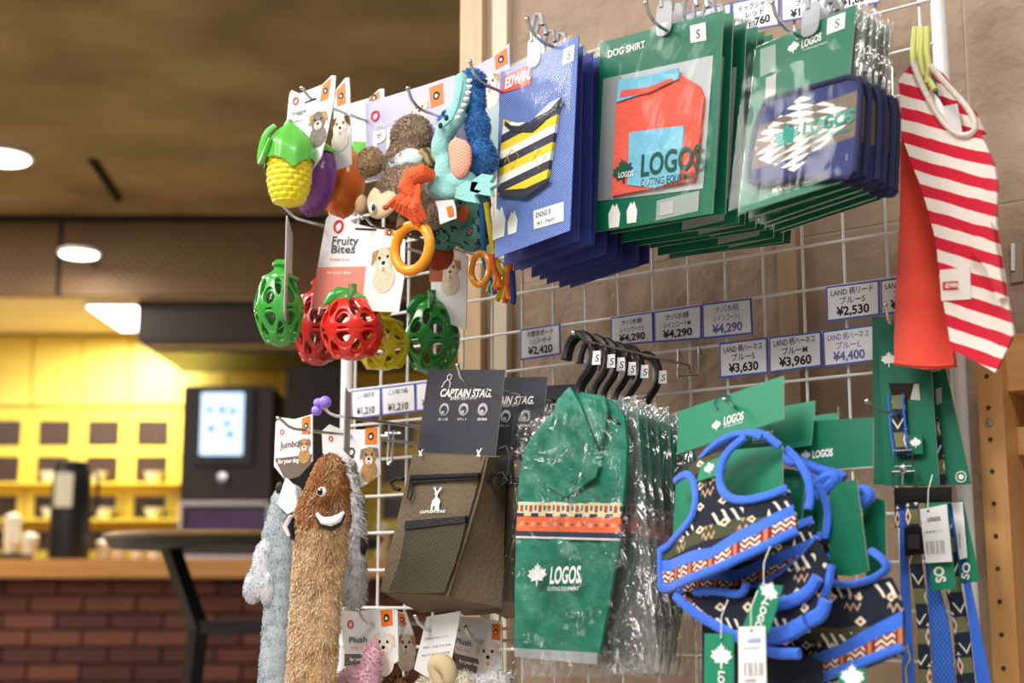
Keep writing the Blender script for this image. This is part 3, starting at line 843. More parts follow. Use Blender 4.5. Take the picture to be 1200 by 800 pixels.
ib = pl(ds, [(525, 538), (650, 508), (646, 568), (522, 596)], -.0003, M('info_panel', '#9aa7a4', .5), card, 'info_panel', crop=K3)
pl(ds, [(535, 545), (575, 537), (573, 575), (533, 583)], -.0009, m_cardback, ib, 'picture', crop=K3)
hang_tab(ds, cor[0][0] * .38 + cor[1][0] * .62 - .012, cor[0][1] * .45 + cor[1][1] * .55, T)
film_sheet(ds, [(cor[0][0] + .001, cor[0][1] - .001), (cor[1][0] - .001, cor[1][1] - .001), cor[2], cor[3]], -.008, T, .0016, seed=1)
ds_root = T
for k in range(1, 9):
    dup(ds_root, (random.uniform(.0, .004) + .0015 * k, .0178 * k, random.uniform(-.004, .003) - .0006 * k), 'green dog shirt pack, %s from the front of its stack' % ORD[k], R(random.uniform(-2, 2.5)), R(random.uniform(-1, .5)), R(random.uniform(-1, 1)), skip=('lettering', 'collar_opening', 'maple_leaf', 'size_sticker', 'dog_silhouette', 'picture'))
hook((757, 3), .245, 'hook at the top carrying the green dog shirt packs')

# --- denim printed packs
ew = Pose((.247, -.22, .21), -12, -4.5, -2.1)
T = ew.thing('denim_shirt_pack', 'denim blue pack with black and yellow striped dog shirt, front of its stack', 'dog shirt', 'denim printed packs on one hook')
cor = ew.tr([(586, 85), (678, 42), (668, 270), (580, 302)])
card = MB().poly(cor, 0, .0012, 0, 1).build('backing_card', [m_denim, m_denim2], T)
lg = pl(ew, [(76, 172), (157, 134), (156, 198), (72, 224)], -.0003, m_red_print, card, 'logo_patch', crop=K3)
ptext(ew, 'EDWIN.', (80, 196), (154, 166), 30, -.0009, m_print, lg, .03, crop=K3)
stk = pl(ew, [(252, 94), (284, 80), (281, 128), (249, 141)], -.0003, m_card, card, 'size_sticker', crop=K3)
ptext(ew, 'S', (260, 114), (272, 109), 24, -.0009, m_ink, stk, 0, crop=K3)
g = MB().poly(ew.tr([(82, 302), (120, 312), (160, 310), (215, 255), (247, 238), (238, 290), (226, 370), (208, 478), (140, 528), (65, 520), (72, 400)], -.001, K3), -.0045, -.0005).build('shirt', m_bee, T)
pl(ew, [(82, 305), (98, 318), (150, 322), (196, 290), (236, 246), (247, 236), (247, 248), (225, 275), (190, 312), (160, 338), (100, 336), (80, 318)], -.0045, M('black_rib', '#34343c', .9), g, 'collar', .0012, K3)
pl(ew, [(66, 508), (140, 502), (210, 470), (206, 482), (140, 530), (64, 522)], -.0045, MATS['black_rib'], g, 'hem', .001, K3)
for cx in (100, 180):
    o = ew.tr([(cx - 12, 412), (cx + 2, 388), (cx + 14, 400), (cx, 374)], -.0047, K3)
    MB().tube([(p[0], -.0048, p[1]) for p in ew.tr([(cx - 22, 425), (cx, 388), (cx + 20, 405), (cx, 445), (cx - 16, 400)], -.0047, K3)], .0004, 5).build('stitch', M('yellow_thread', '#d8b02c', .8), g)
for cx, cy, hh_ in ((62, 603, .036), (102, 602, .026)):
    q = ew.tr([(cx, cy)], 0, K3)[0]; dog_silhouette(ew, q[0], q[1], hh_, -.0004, card)
lb = pl(ew, [(163, 568), (252, 540), (252, 597), (165, 622)], -.0003, m_card, card, 'price_label', crop=K3)
ptext(ew, 'DOG S', (170, 582), (213, 569), 14, -.0009, m_ink, lb, .015, crop=K3)
ptext(ew, '¥1,760', (172, 606), (222, 592), 10, -.0009, m_ink, lb, .0, crop=K3)
hang_tab(ew, cor[0][0] * .5 + cor[1][0] * .5 - .004, cor[0][1] * .5 + cor[1][1] * .5 - .002, T, .052)
film_sheet(ew, [(cor[0][0] + .001, cor[0][1] - .001), (cor[1][0] - .001, cor[1][1] - .001), cor[2], cor[3]], -.007, T, .0014, seed=2)
ew_root = T
for k in range(1, 9):
    r = dup(ew_root, (random.uniform(-.002, .001) - .009, .0185 * k, random.uniform(-.003, .003) - .002 * min(k, 4)), 'denim printed pack, %s from the front of its stack' % ORD[k], R(random.uniform(-1, 4)), R(random.uniform(0, 2)), R(random.uniform(-1.5, 1.5)), skip=('lettering', 'logo_patch', 'stitch', 'dog_silhouette', 'price_label', 'size_sticker', 'shirt'))
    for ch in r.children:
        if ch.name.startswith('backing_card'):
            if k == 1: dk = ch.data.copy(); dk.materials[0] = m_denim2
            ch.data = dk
hook((618, 22), .27, 'hook at the top left carrying the denim printed packs')

# --- manner belt packs
K8 = (860, 40, 3.48)
mb_ = Pose((.566, -.2, .171), -12, -12, -2)
T = mb_.thing('belt_pack', 'green pack with navy geometric dog belt in crumpled film, front of its stack', 'dog belt', 'green belt packs on one hook')
cor = mb_.tr([(886, 56), (1003, 5), (985, 213), (866, 250)])
card = MB().poly(cor, 0, .0012, 0, 1).build('backing_card', [m_green, m_edge], T)
pl(mb_, [(108, 62), (172, 40), (172, 150), (108, 175)], -.0003, M('grey_header', '#8fa39a', .5), card, 'header_strip', crop=K8)
pl(mb_, [(132, 178), (174, 162), (170, 262), (128, 280)], -.0003, m_cardback, card, 'slot_strip', crop=K8)
MB().poly(leaf(*mb_.tr([(244, 56)], 0, K8)[0], .0078), -.0007, -.0003).build('maple_leaf', m_print, card)
ptext(mb_, 'LOGOS', (276, 45), (357, 10), 30, -.0006, m_print, card, .03, crop=K8)
ptext(mb_, 'OUTING EQUIPMENT', (280, 66), (385, 32), 7, -.0006, m_print, card, 0, crop=K8)
stk = pl(mb_, [(970, 22), (991, 14), (990, 33), (969, 41)], -.0003, m_card, card, 'size_sticker')
ptext(mb_, 'S', (978, 29), (984, 27), 10, -.0009, m_ink, stk, 0)
ptext(mb_, 'MANNER BELT', (158, 640), (330, 585), 22, -.0006, m_print, card, .02, crop=K8)
# belt: padded rounded body with a bound rim
o_ = mb_.tr([(135, 290), (165, 270), (300, 232), (480, 182), (520, 190), (528, 250), (520, 400), (505, 570), (490, 590), (300, 592), (110, 615), (78, 605), (72, 560), (95, 420), (118, 320)], -.002, K8)
cx_, cz_ = sum(p[0] for p in o_) / len(o_), sum(p[1] for p in o_) / len(o_)
bl = MB().poly([(p[0] - cx_, p[1] - cz_) for p in o_], -.006, -.001).build('belt', m_belt, T, loc=(cx_, 0, cz_))
MB().tube([(p[0] - cx_, -.006, p[1] - cz_) for p in o_], .003, 8, True).build('binding', M('navy_binding', '#23284a', .85, bump=(200, .2)), bl)
MB().poly([(p[0] - cx_, p[1] - cz_) for p in leaf(*mb_.tr([(205, 420)], -.009, K8)[0], .0165)], -.0068, -.0062).build('maple_leaf', m_tealink, bl)
w_ = ptext(mb_, 'LOGOS', (282, 388), (490, 330), 50, -.007, m_tealink, bl, .035, crop=K8); w_.location.x -= cx_; w_.location.z -= cz_
w_ = ptext(mb_, 'OUTING EQUIPMENT', (295, 428), (480, 385), 16, -.007, m_tealink, bl, .0, crop=K8); w_.location.x -= cx_; w_.location.z -= cz_
q = mb_.tr([(138, 436)], -.009, K8)[0]
MB().tube([(q[0] - cx_ - .005, -.0064, q[1] - cz_ - .005), (q[0] - cx_ + .005, -.0064, q[1] - cz_ + .005)], .0006, 5).tube([(q[0] - cx_ - .005, -.0064, q[1] - cz_ + .005), (q[0] - cx_ + .005, -.0064, q[1] - cz_ - .005)], .0006, 5).build('red_cross_stitch', m_red_print, bl)
hang_tab(mb_, cor[0][0] * .42 + cor[1][0] * .58, cor[0][1] * .4 + cor[1][1] * .6 - .004, T, .045)
film_sheet(mb_, [(cor[0][0] - .004, cor[0][1] + .004), (cor[1][0] + .012, cor[1][1]), (cor[2][0] + .014, cor[2][1]), (cor[3][0] - .006, cor[3][1])], -.0095, T, .0015, 26, 30, m_film, seed=3, sc=26)
mb_root = T
for k in range(1, 6):
    r = dup(mb_root, (.0002 * k + random.uniform(-.001, .002), .0146 * k, random.uniform(-.003, .003) - .001 * k), 'green belt pack in film, %s from the front of its stack' % ORD[k], R(random.uniform(-.2, .2)), R(random.uniform(-.1, .1)), R(random.uniform(-2, 1)), skip=('lettering', 'maple_leaf', 'red_cross_stitch', 'size_sticker'))
    for ch in r.children:
        if ch.name.startswith('plastic_bag'):
            if k == 1: bf = ch.data.copy(); bf.materials[0] = m_film3
            ch.data = bf
hook((905, 3), .25, 'hook at the top carrying the green belt packs')

# ------------------------------------------------------------------ price tags on the wires
m_tagb = M('tag_blue', '#4a63c4', .35); m_tagw = M('tag_white', '#f2f3fa', .3, spec=.5); m_tagfade = M('faded_ink', '#6a70b0', .6)
def price(cor, l1, l2, l3, label, ink=None):
    ink = ink or m_ink
    c = [P(x, y, .006) for x, y in cor]; o = (c[0] + c[2]) / 2
    T = thing('price_tag', label, 'price tag', o, None, 'price tags on the wire panel')
    L_ = [(p.x - o.x, p.z - o.z) for p in c]
    sl = MB().poly(L_, 0, .0012).build('sleeve', m_tagb, T)
    sc_ = lambda p: (p[0] * .945, p[1] * .9)
    MB().poly([sc_(p) for p in L_], -.0003, 0).build('paper', m_tagw, sl)
    W_ = L_[1][0] - L_[0][0]; H_ = L_[0][1] - L_[3][1]
    for body, zz, hh_, ww, bo in ((l1, .27, .16, .8, .008), (l2, .02, .16, .55, .008), (l3, -.27, .24, .62, .03)):
        if body: text(body, H_ * hh_ / .7, 0, zz * H_, -.0006, ink, sl, bo, 1, 0, 0, W_ * min(ww, .09 * len(body) + .12))
    return T
price([(716, 372), (765, 365), (766, 401), (716, 405)], 'ナバホ柄', 'レインコートS', '¥4,290', 'blue framed tag reading 4,290, left of the three above the hangers')
price([(766.5, 365), (822, 357), (822, 397), (767, 401)], 'ナバホ柄', 'レインコートM', '¥4,290', 'blue framed tag reading 4,290, middle of the three above the hangers')
price([(823, 356), (880, 349), (882, 391), (824, 397)], 'ナバホ柄', 'レインコートL', '¥4,290', 'faded tag reading 4,290, right of the three above the hangers', m_tagfade)
price([(843, 402), (899, 395), (900, 437), (844, 443)], 'LAND 柄ハーネス', 'ブルーS', '¥3,630', 'blue framed tag reading 3,630 above the harness card')
price([(901, 395), (962, 388), (963, 429), (902, 437)], 'LAND 柄ハーネス', 'ブルーM', '¥3,960', 'blue framed tag reading 3,960 above the harness cards')
price([(964, 388), (1024, 380), (1026, 423), (966, 430)], 'LAND 柄ハーネス', 'ブルーL', '¥4,400', 'faded tag reading 4,400 beside the green lead card', m_tagfade)
price([(968, 336), (1030, 328), (1031, 369), (969, 377)], 'LAND 柄リード', 'ブルーS', '¥2,530', 'blue framed tag reading 2,530 left of the red shirt')
price([(1032, 328), (1090, 320), (1091, 361), (1033, 369)], 'LAND 柄リード', 'ブルーM', '¥2,860', 'blue framed tag half hidden behind the red shirt')
price([(610, 386), (656, 379), (657, 415), (610, 422)], 'お散歩ポーチ', 'ショルダーポーチ', '¥2,420', 'blue framed tag reading 2,420 above the dark pouch cards')
price([(412, 458), (446, 454), (446, 487), (413, 491)], 'こいぬのま', '', '¥1,210', 'blurred tag reading 1,210 right of the left panel post')
price([(447, 454), (486, 449), (487, 482), (448, 487)], 'こいぬつぬ', '', '¥1,210', 'blurred tag reading 1,210, second right of the panel post')
price([(487.5, 449), (524, 444), (525, 477), (488, 482)], 'ねこ', '', '¥1,210', 'blurred tag half hidden behind the front pouch card')
price([(858, 3), (913, -9), (913, 30), (858, 39)], 'ドッグシャツ', 'レッド', '¥1,760', 'blue framed tag reading 1,760 at the top edge above the packs')
price([(915, -10), (972, -22), (973, 16), (916, 26)], 'マナーベルト', 'ブルー', '¥1,650', 'blue framed tag cut by the top edge behind the clear belt tab')
price([(974, -23), (1030, -35), (1031, 3), (975, 14)], 'マナーベルト', 'ブルー', '¥1,650', 'rightmost blue framed tag cut by the top edge of the photo')
price([(800, 16), (857, 3), (857, 40), (801, 52)], 'ドッグシャツ', 'ブルー', '¥1,760', 'blue framed tag behind the heads of the green packs')
# ------------------------------------------------------------------ soft goods helpers
from mathutils.geometry import delaunay_2d_cdt
def inside(p, poly):
    c = False; n = len(poly)
    for i in range(n):
        a, b = poly[i], poly[i - 1]
        if (a[1] > p[1]) != (b[1] > p[1]) and p[0] < (b[0] - a[0]) * (p[1] - a[1]) / (b[1] - a[1]) + a[0]: c = not c
    return c
def smooth_loop(pts, it=2, closed=True):
    for _ in range(it):
        out = []
        n = len(pts)
        for i in range(n if closed else n - 1):
            a, b = pts[i], pts[(i + 1) % n]
            out += [tuple(a[k] * .75 + b[k] * .25 for k in range(len(a))), tuple(a[k] * .25 + b[k] * .75 for k in range(len(a)))]
        if not closed: out = [pts[0]] + out + [pts[-1]]
        pts = out
    return pts
def cpoly(mb, pts, fy, th, step=.006, mi=0, back=None):
    """cloth cut to an outline in XZ, lying on the curved surface y = fy(x, z), th thick"""
    pts = [tuple(p) for p in pts]; dense = []
    for i in range(len(pts)):
        a, b = pts[i], pts[(i + 1) % len(pts)]; L_ = math.dist(a, b); k = max(1, int(L_ / step))
        dense += [(a[0] + (b[0] - a[0]) * q / k, a[1] + (b[1] - a[1]) * q / k) for q in range(k)]
    n = len(dense); V = [Vector(p) for p in dense]; E_ = [(i, (i + 1) % n) for i in range(n)]
    x0, x1 = min(p[0] for p in dense), max(p[0] for p in dense); z0, z1 = min(p[1] for p in dense), max(p[1] for p in dense)
    z = z0 + step / 2
    while z < z1:
        x = x0 + step / 2
        while x < x1:
            if inside((x, z), dense): V.append(Vector((x, z)))
            x += step
        z += step
    vs, es, fs = delaunay_2d_cdt(V, E_, [list(range(n))], 1, 1e-6)[:3]
    base = len(mb.v); m = len(vs)
    mb.v += [(p.x, fy(p.x, p.y), p.y) for p in vs]
    mb.v += [(p.x, fy(p.x, p.y) + th, p.y) for p in vs]
    cnt = {}
    for f_ in fs:
        f_ = list(f_)
        a, b, c = vs[f_[0]], vs[f_[1]], vs[f_[2]]
        if (b.x - a.x) * (c.y - a.y) - (b.y - a.y) * (c.x - a.x) < 0: f_ = f_[::-1]
        mb.face([base + i for i in f_], mi); mb.face([base + m + i for i in f_[::-1]], mi if back is None else back)
        for i in range(len(f_)):
            e = (f_[i], f_[(i + 1) % len(f_)]); cnt[tuple(sorted(e))] = cnt.get(tuple(sorted(e)), []) + [e]
    for k, e in cnt.items():
        if len(e) == 1: a, b = e[0]; mb.face((base + b, base + a, base + m + a, base + m + b), mi if back is None else back)
    return mb
def edge_tube(mb, pts, fy, r, n=8, closed=False, mi=0, it=2, flat=1):
    pts = smooth_loop([tuple(p) for p in pts], it, closed)
    return mb.tube([(p[0], fy(p[0], p[1]), p[1]) for p in pts], r, n, closed, mi, flat)
def resample(pts, n):
    L_ = [0]
    for a, b in zip(pts, pts[1:]): L_.append(L_[-1] + math.dist(a, b))
    out = []; j = 0
    for i in range(n + 1):
        t = L_[-1] * i / n
        while j < len(L_) - 2 and L_[j + 1] < t: j += 1
        k = 0 if L_[j + 1] == L_[j] else (t - L_[j]) / (L_[j + 1] - L_[j])
        out.append(tuple(pts[j][q] + (pts[j + 1][q] - pts[j][q]) * k for q in range(len(pts[j]))))
    return out
def strip(left, right, fy, nx=14, nz=24, th=.0015, mi=0, amp=0, sc=30, seed=0, mb=None):
    """cloth between two edge lines (local x, z); folds from noise of height amp"""
    a, b = resample(left, nz), resample(right, nz); rows_ = []
    for i in range(nz + 1):
        row = []
        for j in range(nx + 1):
            u = j / nx; x = a[i][0] + (b[i][0] - a[i][0]) * u; z = a[i][1] + (b[i][1] - a[i][1]) * u
            y = fy(x, z)
            if amp: y -= amp * (noise.noise(Vector((x * sc, seed, z * sc * .45))) + .4 * noise.noise(Vector((x * sc * 2.4, seed + 9, z * sc * 1.4)))) * min(1, 4 * u * (1 - u) + .3)
            row.append((x, y, z))
        rows_.append(row)
    return (mb or MB()).grid(rows_, mi, th)
def hexa(F, Bk, y0, y1, n=10, bulge=.0, seed=0, amp=0):
    """soft box between a front outline F (4 points TL TR BR BL) and a back outline Bk"""
    mb = MB()
    def pt(u, v, w):
        p = [Vector((q[0], y0, q[1])) for q in F]; r = [Vector((q[0], y1, q[1])) for q in Bk]
        a = p[0].lerp(p[1], u).lerp(p[3].lerp(p[2], u), v); b = r[0].lerp(r[1], u).lerp(r[3].lerp(r[2], u), v)
        c = a.lerp(b, w)
        k = bulge * (16 * u * (1 - u) * v * (1 - v)) ** .5 if w < .5 else 0
        c.y -= k
        if amp: c += Vector((noise.noise(c * 25 + Vector((seed, 0, 0))), noise.noise(c * 25 + Vector((seed, 7, 0))), noise.noise(c * 25 + Vector((seed, 0, 5))))) * amp
        return c
    r_ = [i / n for i in range(n + 1)]
    mb.grid([[pt(u, v, 0) for u in r_] for v in r_])
    mb.grid([[pt(1, v, w) for w in r_] for v in r_])
    mb.grid([[pt(u, v, 1) for u in r_[::-1]] for v in r_])
    mb.grid([[pt(0, v, w) for w in r_[::-1]] for v in r_])
    mb.grid([[pt(u, 0, w) for u in r_] for w in r_[::-1]])
    mb.grid([[pt(u, 1, w) for u in r_] for w in r_])
    return mb

# ------------------------------------------------------------------ shoulder pouches
KP = (440, 500, 3.64); KC = (400, 240, 2.857)
cs = Pose((.110, -.18, -.127), .5, -3.8, 5.5)
T = cs.thing('dog_walk_pouch', 'olive pouch with net pocket under a dark grey card, front of three', 'pouch', 'olive pouches on one hook')
m_cgrey = M('charcoal_card', '#3c3d47', .45)
card = MB().poly(cs.tr([(502, 433), (592, 433), (580, 534), (489, 530)]), 0, .0012, 0, 1).build('header_card', [m_cgrey, m_edge], T)
ptext(cs, 'CAPTAIN STAG.', (332, 630), (503, 632), 25, -.0006, m_print, card, .03, .25, crop=KC)
ptext(cs, '愛犬散歩ショルダーポーチ', (365, 648), (452, 648), 9, -.0006, m_print, card, .01, crop=KC)
mb = MB()
for cx, k in ((345, .25), (410, .5), (474, .75)):
    o = cs.tr([(cx, 684)], 0, KC)[0]
    mb.poly(circ(o[0], o[1], .0072, 24), -.0005, -.0001)
    mb.poly(circ(o[0], o[1] - .001, .0058 - .002 * k, 18), -.0008, -.0005, 1); mb.poly(rrect(o[0] - .003, o[0] + .003 * k, o[1] - .005, o[1] - .003 + .003 * k, .0005), -.001, -.0008)
mb.build('round_icon', [M('icon_grey', '#b8bac0', .6), m_cgrey], card)
for cx, s in ((341, 'はっ水'), (404, 'ポケット'), (471, '収納')): ptext(cs, s, (cx - 16, 718), (cx + 16, 718), 7, -.0006, m_print, card, .01, crop=KC)
STAG = [(-.05, -1), (.5, -1), (.42, -.55), (.5, -.2), (.36, .0), (.12, .12), (.1, .38), (.24, .46), (.14, .54), (.34, .66), (.52, .98), (.4, .94), (.3, .8), (.3, 1.02), (.2, .76), (.06, .62), (-.02, .6), (-.12, .72), (-.2, 1.02), (-.24, .82), (-.36, .94), (-.44, .9), (-.28, .68), (-.1, .52), (-.26, .42), (-.18, .34), (-.08, .36), (-.12, .05), (-.35, -.15), (-.45, -.55), (-.42, -1), (-.25, -1), (-.2, -.6), (0, -.62)]
def stag(x, z, s, y, parent): return MB().poly([(x + a * s, z + b * s) for a, b in STAG], y - .0004, y).build('stag_emblem', m_print, parent)
q = cs.tr([(358, 588)], 0, KC)[0]; MB().tube([(q[0] + a * .0085, -.0006, q[1] + b * .0085) for a, b in ((-1, -1), (-.6, -.2), (-.1, .1), (-.2, .6), (.2, .9), (.6, .7), (.5, .2), (.1, .1), (.5, -.3), (.4, -1))], .0006, 5).build('stag_emblem', m_print, card)
m_olive = M('olive_nylon', '#6e604c', .75, var=(30, '#605340', .3), bump=(220, .25)); m_bkn = M('black_nylon', '#1b1b1f', .6, bump=(300, .2))
Fq = cs.tr([(160, 116), (470, 128), (298, 722), (18, 702)], -.036, KP); Bq = cs.tr([(225, 108), (560, 126), (540, 772), (190, 792)], .012, KP)
bag = hexa(Fq, Bq, -.036, .012, 12, .004, 2, .0012).build('bag', m_olive, T)
def yb(x, z): return -.0415
mb = MB()
Zp = cs.tr([(150, 206), (438, 196), (438, 222), (146, 240)], -.041, KP)
mb.poly(Zp, -.0425, -.036)
zp = mb.build('zipper', m_bkn, bag)
MB().tube([(p[0], -.0432, p[1]) for p in cs.tr([(150, 222), (290, 214), (438, 208)], -.043, KP)], .0012, 6).build('zipper_teeth', M('zip_dark', '#33343a', .3, metal=.6), bag)
MB().tube([(p[0], -.044, p[1]) for p in cs.tr([(150, 230), (146, 262), (138, 300), (150, 312), (158, 285), (154, 240)], -.043, KP)], .0012, 6, True).build('zipper_pull', m_bkn, bag)
MB().poly(cs.tr([(132, 402), (388, 380), (386, 408), (128, 438)], -.041, KP), -.0432, -.037).build('pocket_hem', m_bkn, bag)
cpoly(MB(), cs.tr([(128, 440), (386, 408), (372, 470), (340, 590), (292, 706), (150, 712), (60, 700), (108, 560)], -.041, KP), lambda x, z: -.0415 + .0012 * noise.noise(Vector((x * 70, 0, z * 30))), .001).build('net_pocket', m_net, bag)
q = cs.tr([(258, 310)], -.042, KP)[0]; stag(q[0], q[1] + .001, .0135, -.0418, bag)
ptext(cs, 'CAPTAIN STAG', (190, 364), (298, 360), 12, -.042, m_print, bag, .02, .2, crop=KP)
mb = MB()
for a, b in (((205, 96), (190, 125)), ((455, 92), (437, 128))):
    p, r = cs.tr([a, b, (a[0] - 14, a[1] + 8), (b[0] + 12, b[1] + 6)], -.04, KP)[:2]
    mb.tube([(p[0], -.041, p[1]), (r[0], -.0415, r[1])], .0009, 6)
    mb.tube([(p[0] - .006, -.041, p[1] - .002), (r[0] + .004, -.0415, r[1])], .0009, 6)
mb.build('plastic_tie', m_print, bag)
mb = MB()
for pts in ([(120, 222), (85, 222), (64, 240), (80, 262), (104, 268)], [(480, 232), (500, 205), (545, 196), (565, 230), (540, 248)], [(530, 96), (560, 84), (574, 120), (570, 200), (548, 224)]):
    MB().tube([(p[0], -.02, p[1]) for p in cs.tr(pts, -.02, KP)], .0022, 8).build('strap_loop', m_bkn, bag)
MB().poly(cs.tr([(545, 120), (580, 120), (585, 238), (550, 250)], -.012, KP), -.018, -.008).build('buckle', m_black, bag)
edge_tube(MB(), cs.tr([(470, 128), (430, 300), (370, 500), (298, 722)], -.04, KP), lambda x, z: -.0362, .0016, it=1).build('piping', m_olive, bag)
cs_root = T
dup(cs_root, (.012, .061, -.003), 'olive pouch under a dark card, middle of three', R(1.5), 0, R(-1))
dup(cs_root, (.016, .124, -.006), 'olive pouch under a dark card, rearmost of three', R(-1), 0, R(-2))
hook((536, 428), .235, 'hook carrying the three olive pouches', lift=.02)

# ------------------------------------------------------------------ raincoats on black hangers, in film
KR, KR2, KH = (585, 440, 4), (585, 600, 4), (640, 380, 5)
rc = Pose((.283, -.2, -.18), -3.6, -7.6, -3)
T = rc.thing('dog_raincoat', 'green dog raincoat with orange band in clear film, front of the hanger row', 'raincoat', 'green raincoats on black hangers')
m_coat = M('green_nylon', '#0f8069', .45, spec=.5, var=(14, '#0c745e', .3), bump=(60, .25))
flat = lambda x, z: 0
tr = lambda pts, k=KR, o=-.006: rc.tr(pts, o, k)
def yc(x, z): return -.006
mb = strip(tr([(300, 90), (250, 170), (170, 270), (118, 340), (92, 480), (90, 592)]), tr([(420, 90), (520, 110), (585, 190), (600, 330), (590, 470), (578, 600)]), yc, 26, 36, .004, 0, .006, 46, 1)
coat = mb.build('coat_upper', m_coat, T, sharp=70)
mb = strip(tr([(345, 58), (288, 120), (250, 260), (212, 430), (240, 520), (320, 570)]), tr([(392, 130), (430, 230), (462, 320), (490, 400), (470, 480), (335, 572)]), lambda x, z: -.012, 22, 32, .003, 0, .006, 55, 4)
strip(tr([(392, 82), (400, 130), (440, 240), (480, 330)]), tr([(500, 100), (520, 160), (510, 240), (490, 340)]), lambda x, z: -.011, 12, 18, .003, 0, .005, 50, 8, mb)
mb.build('hood', m_coat, coat, sharp=70)
strip(tr([(92, 592), (82, 762)]), tr([(576, 596), (566, 775)]), lambda x, z: -.0075, 20, 14, .003, 0, .001, 30, 2).build('patterned_band', m_band, coat)
lower = strip(tr([(80, 120), (74, 400), (78, 640)], KR2), tr([(565, 135), (520, 400), (470, 665)], KR2), lambda x, z: -.0065, 26, 30, .004, 0, .005, 40, 6).build('coat_lower', m_coat, T, sharp=70)
strip(tr([(78, 636), (80, 678)], KR2), tr([(470, 660), (466, 715)], KR2), lambda x, z: -.0088, 14, 4, .003, 0, .001, 30, 6).build('grey_hem', M('reflective_grey', '#a9adb0', .4), lower)
q = tr([(190, 300)], KR2, -.011)[0]
MB().poly(leaf(q[0], q[1], .0135), -.0155, -.0149).build('maple_leaf', m_print, lower)
ptext(rc, 'LOGOS.', (238, 300), (388, 296), 76, -.0155, m_print, lower, .03, .1, crop=KR2)
ptext(rc, 'OUTING EQUIPMENT', (226, 360), (374, 358), 18, -.0155, m_print, lower, .01, crop=KR2)
film_sheet(rc, tr([(76, 182), (560, 78), (640, 1400), (5, 1410)], KR, -.018), -.0215, T, .0035, 30, 44, m_film2, seed=11, sc=30)
film_sheet(rc, tr([(90, 182), (570, 78), (640, 1400), (25, 1410)], KR, .003), .003, T, .001, 16, 20, m_film2, name='bag_back', seed=14, sc=30)
hg = MB(); hp = rc.tr([(196, 470), (192, 385), (215, 330), (262, 270), (288, 180), (268, 95), (205, 52), (150, 95), (128, 150), (118, 208)], -.002, KH)
hp = smooth_loop(hp, 2, False)
hg.tube([(p[0], -.002, p[1]) for p in hp], .0068, 8, flat=.8)
p0 = hp[0]; hg.tube([(p0[0] - .06, -.002, p0[1] - .03), (p0[0] - .02, -.002, p0[1] - .008), p0[:1] + (-.002,) + p0[1:], (p0[0] + .02, -.002, p0[1] - .008), (p0[0] + .06, -.002, p0[1] - .03)], .004, 8)
hgo = hg.build('hanger', m_black, T)
st = MB().poly(rc.tr([(276, 158), (322, 156), (322, 236), (274, 238)], -.006, KH), -.0075, -.0067).build('size_sticker', m_card, hgo)
ptext(rc, 'S', (288, 200), (310, 200), 40, -.0078, m_ink, st, .01, crop=KH)
rc_root = T
for k, (dx, dy, dz) in enumerate(((0, .024, .0), (0, .042, -.001), (0, .063, -.003), (0, .087, -.003), (.002, .122, -.006))):
    r = dup(rc_root, (dx, dy, dz), 'green raincoat in clear film, %s from the front of the hanger row' % ORD[k + 1], R(random.uniform(-.5, .5)), 0, R(random.uniform(-1.5, 1)), skip=('maple_leaf', 'hood', 'bag_back'))
    r.scale = (1, .5, 1)
    for ch in r.children:
        if ch.name.startswith('plastic_bag'):
            if k == 0: cf = ch.data.copy(); cf.materials[0] = m_film3
            ch.data = cf
hook((672, 390), .235, 'hook carrying the black raincoat hangers', lift=.006)
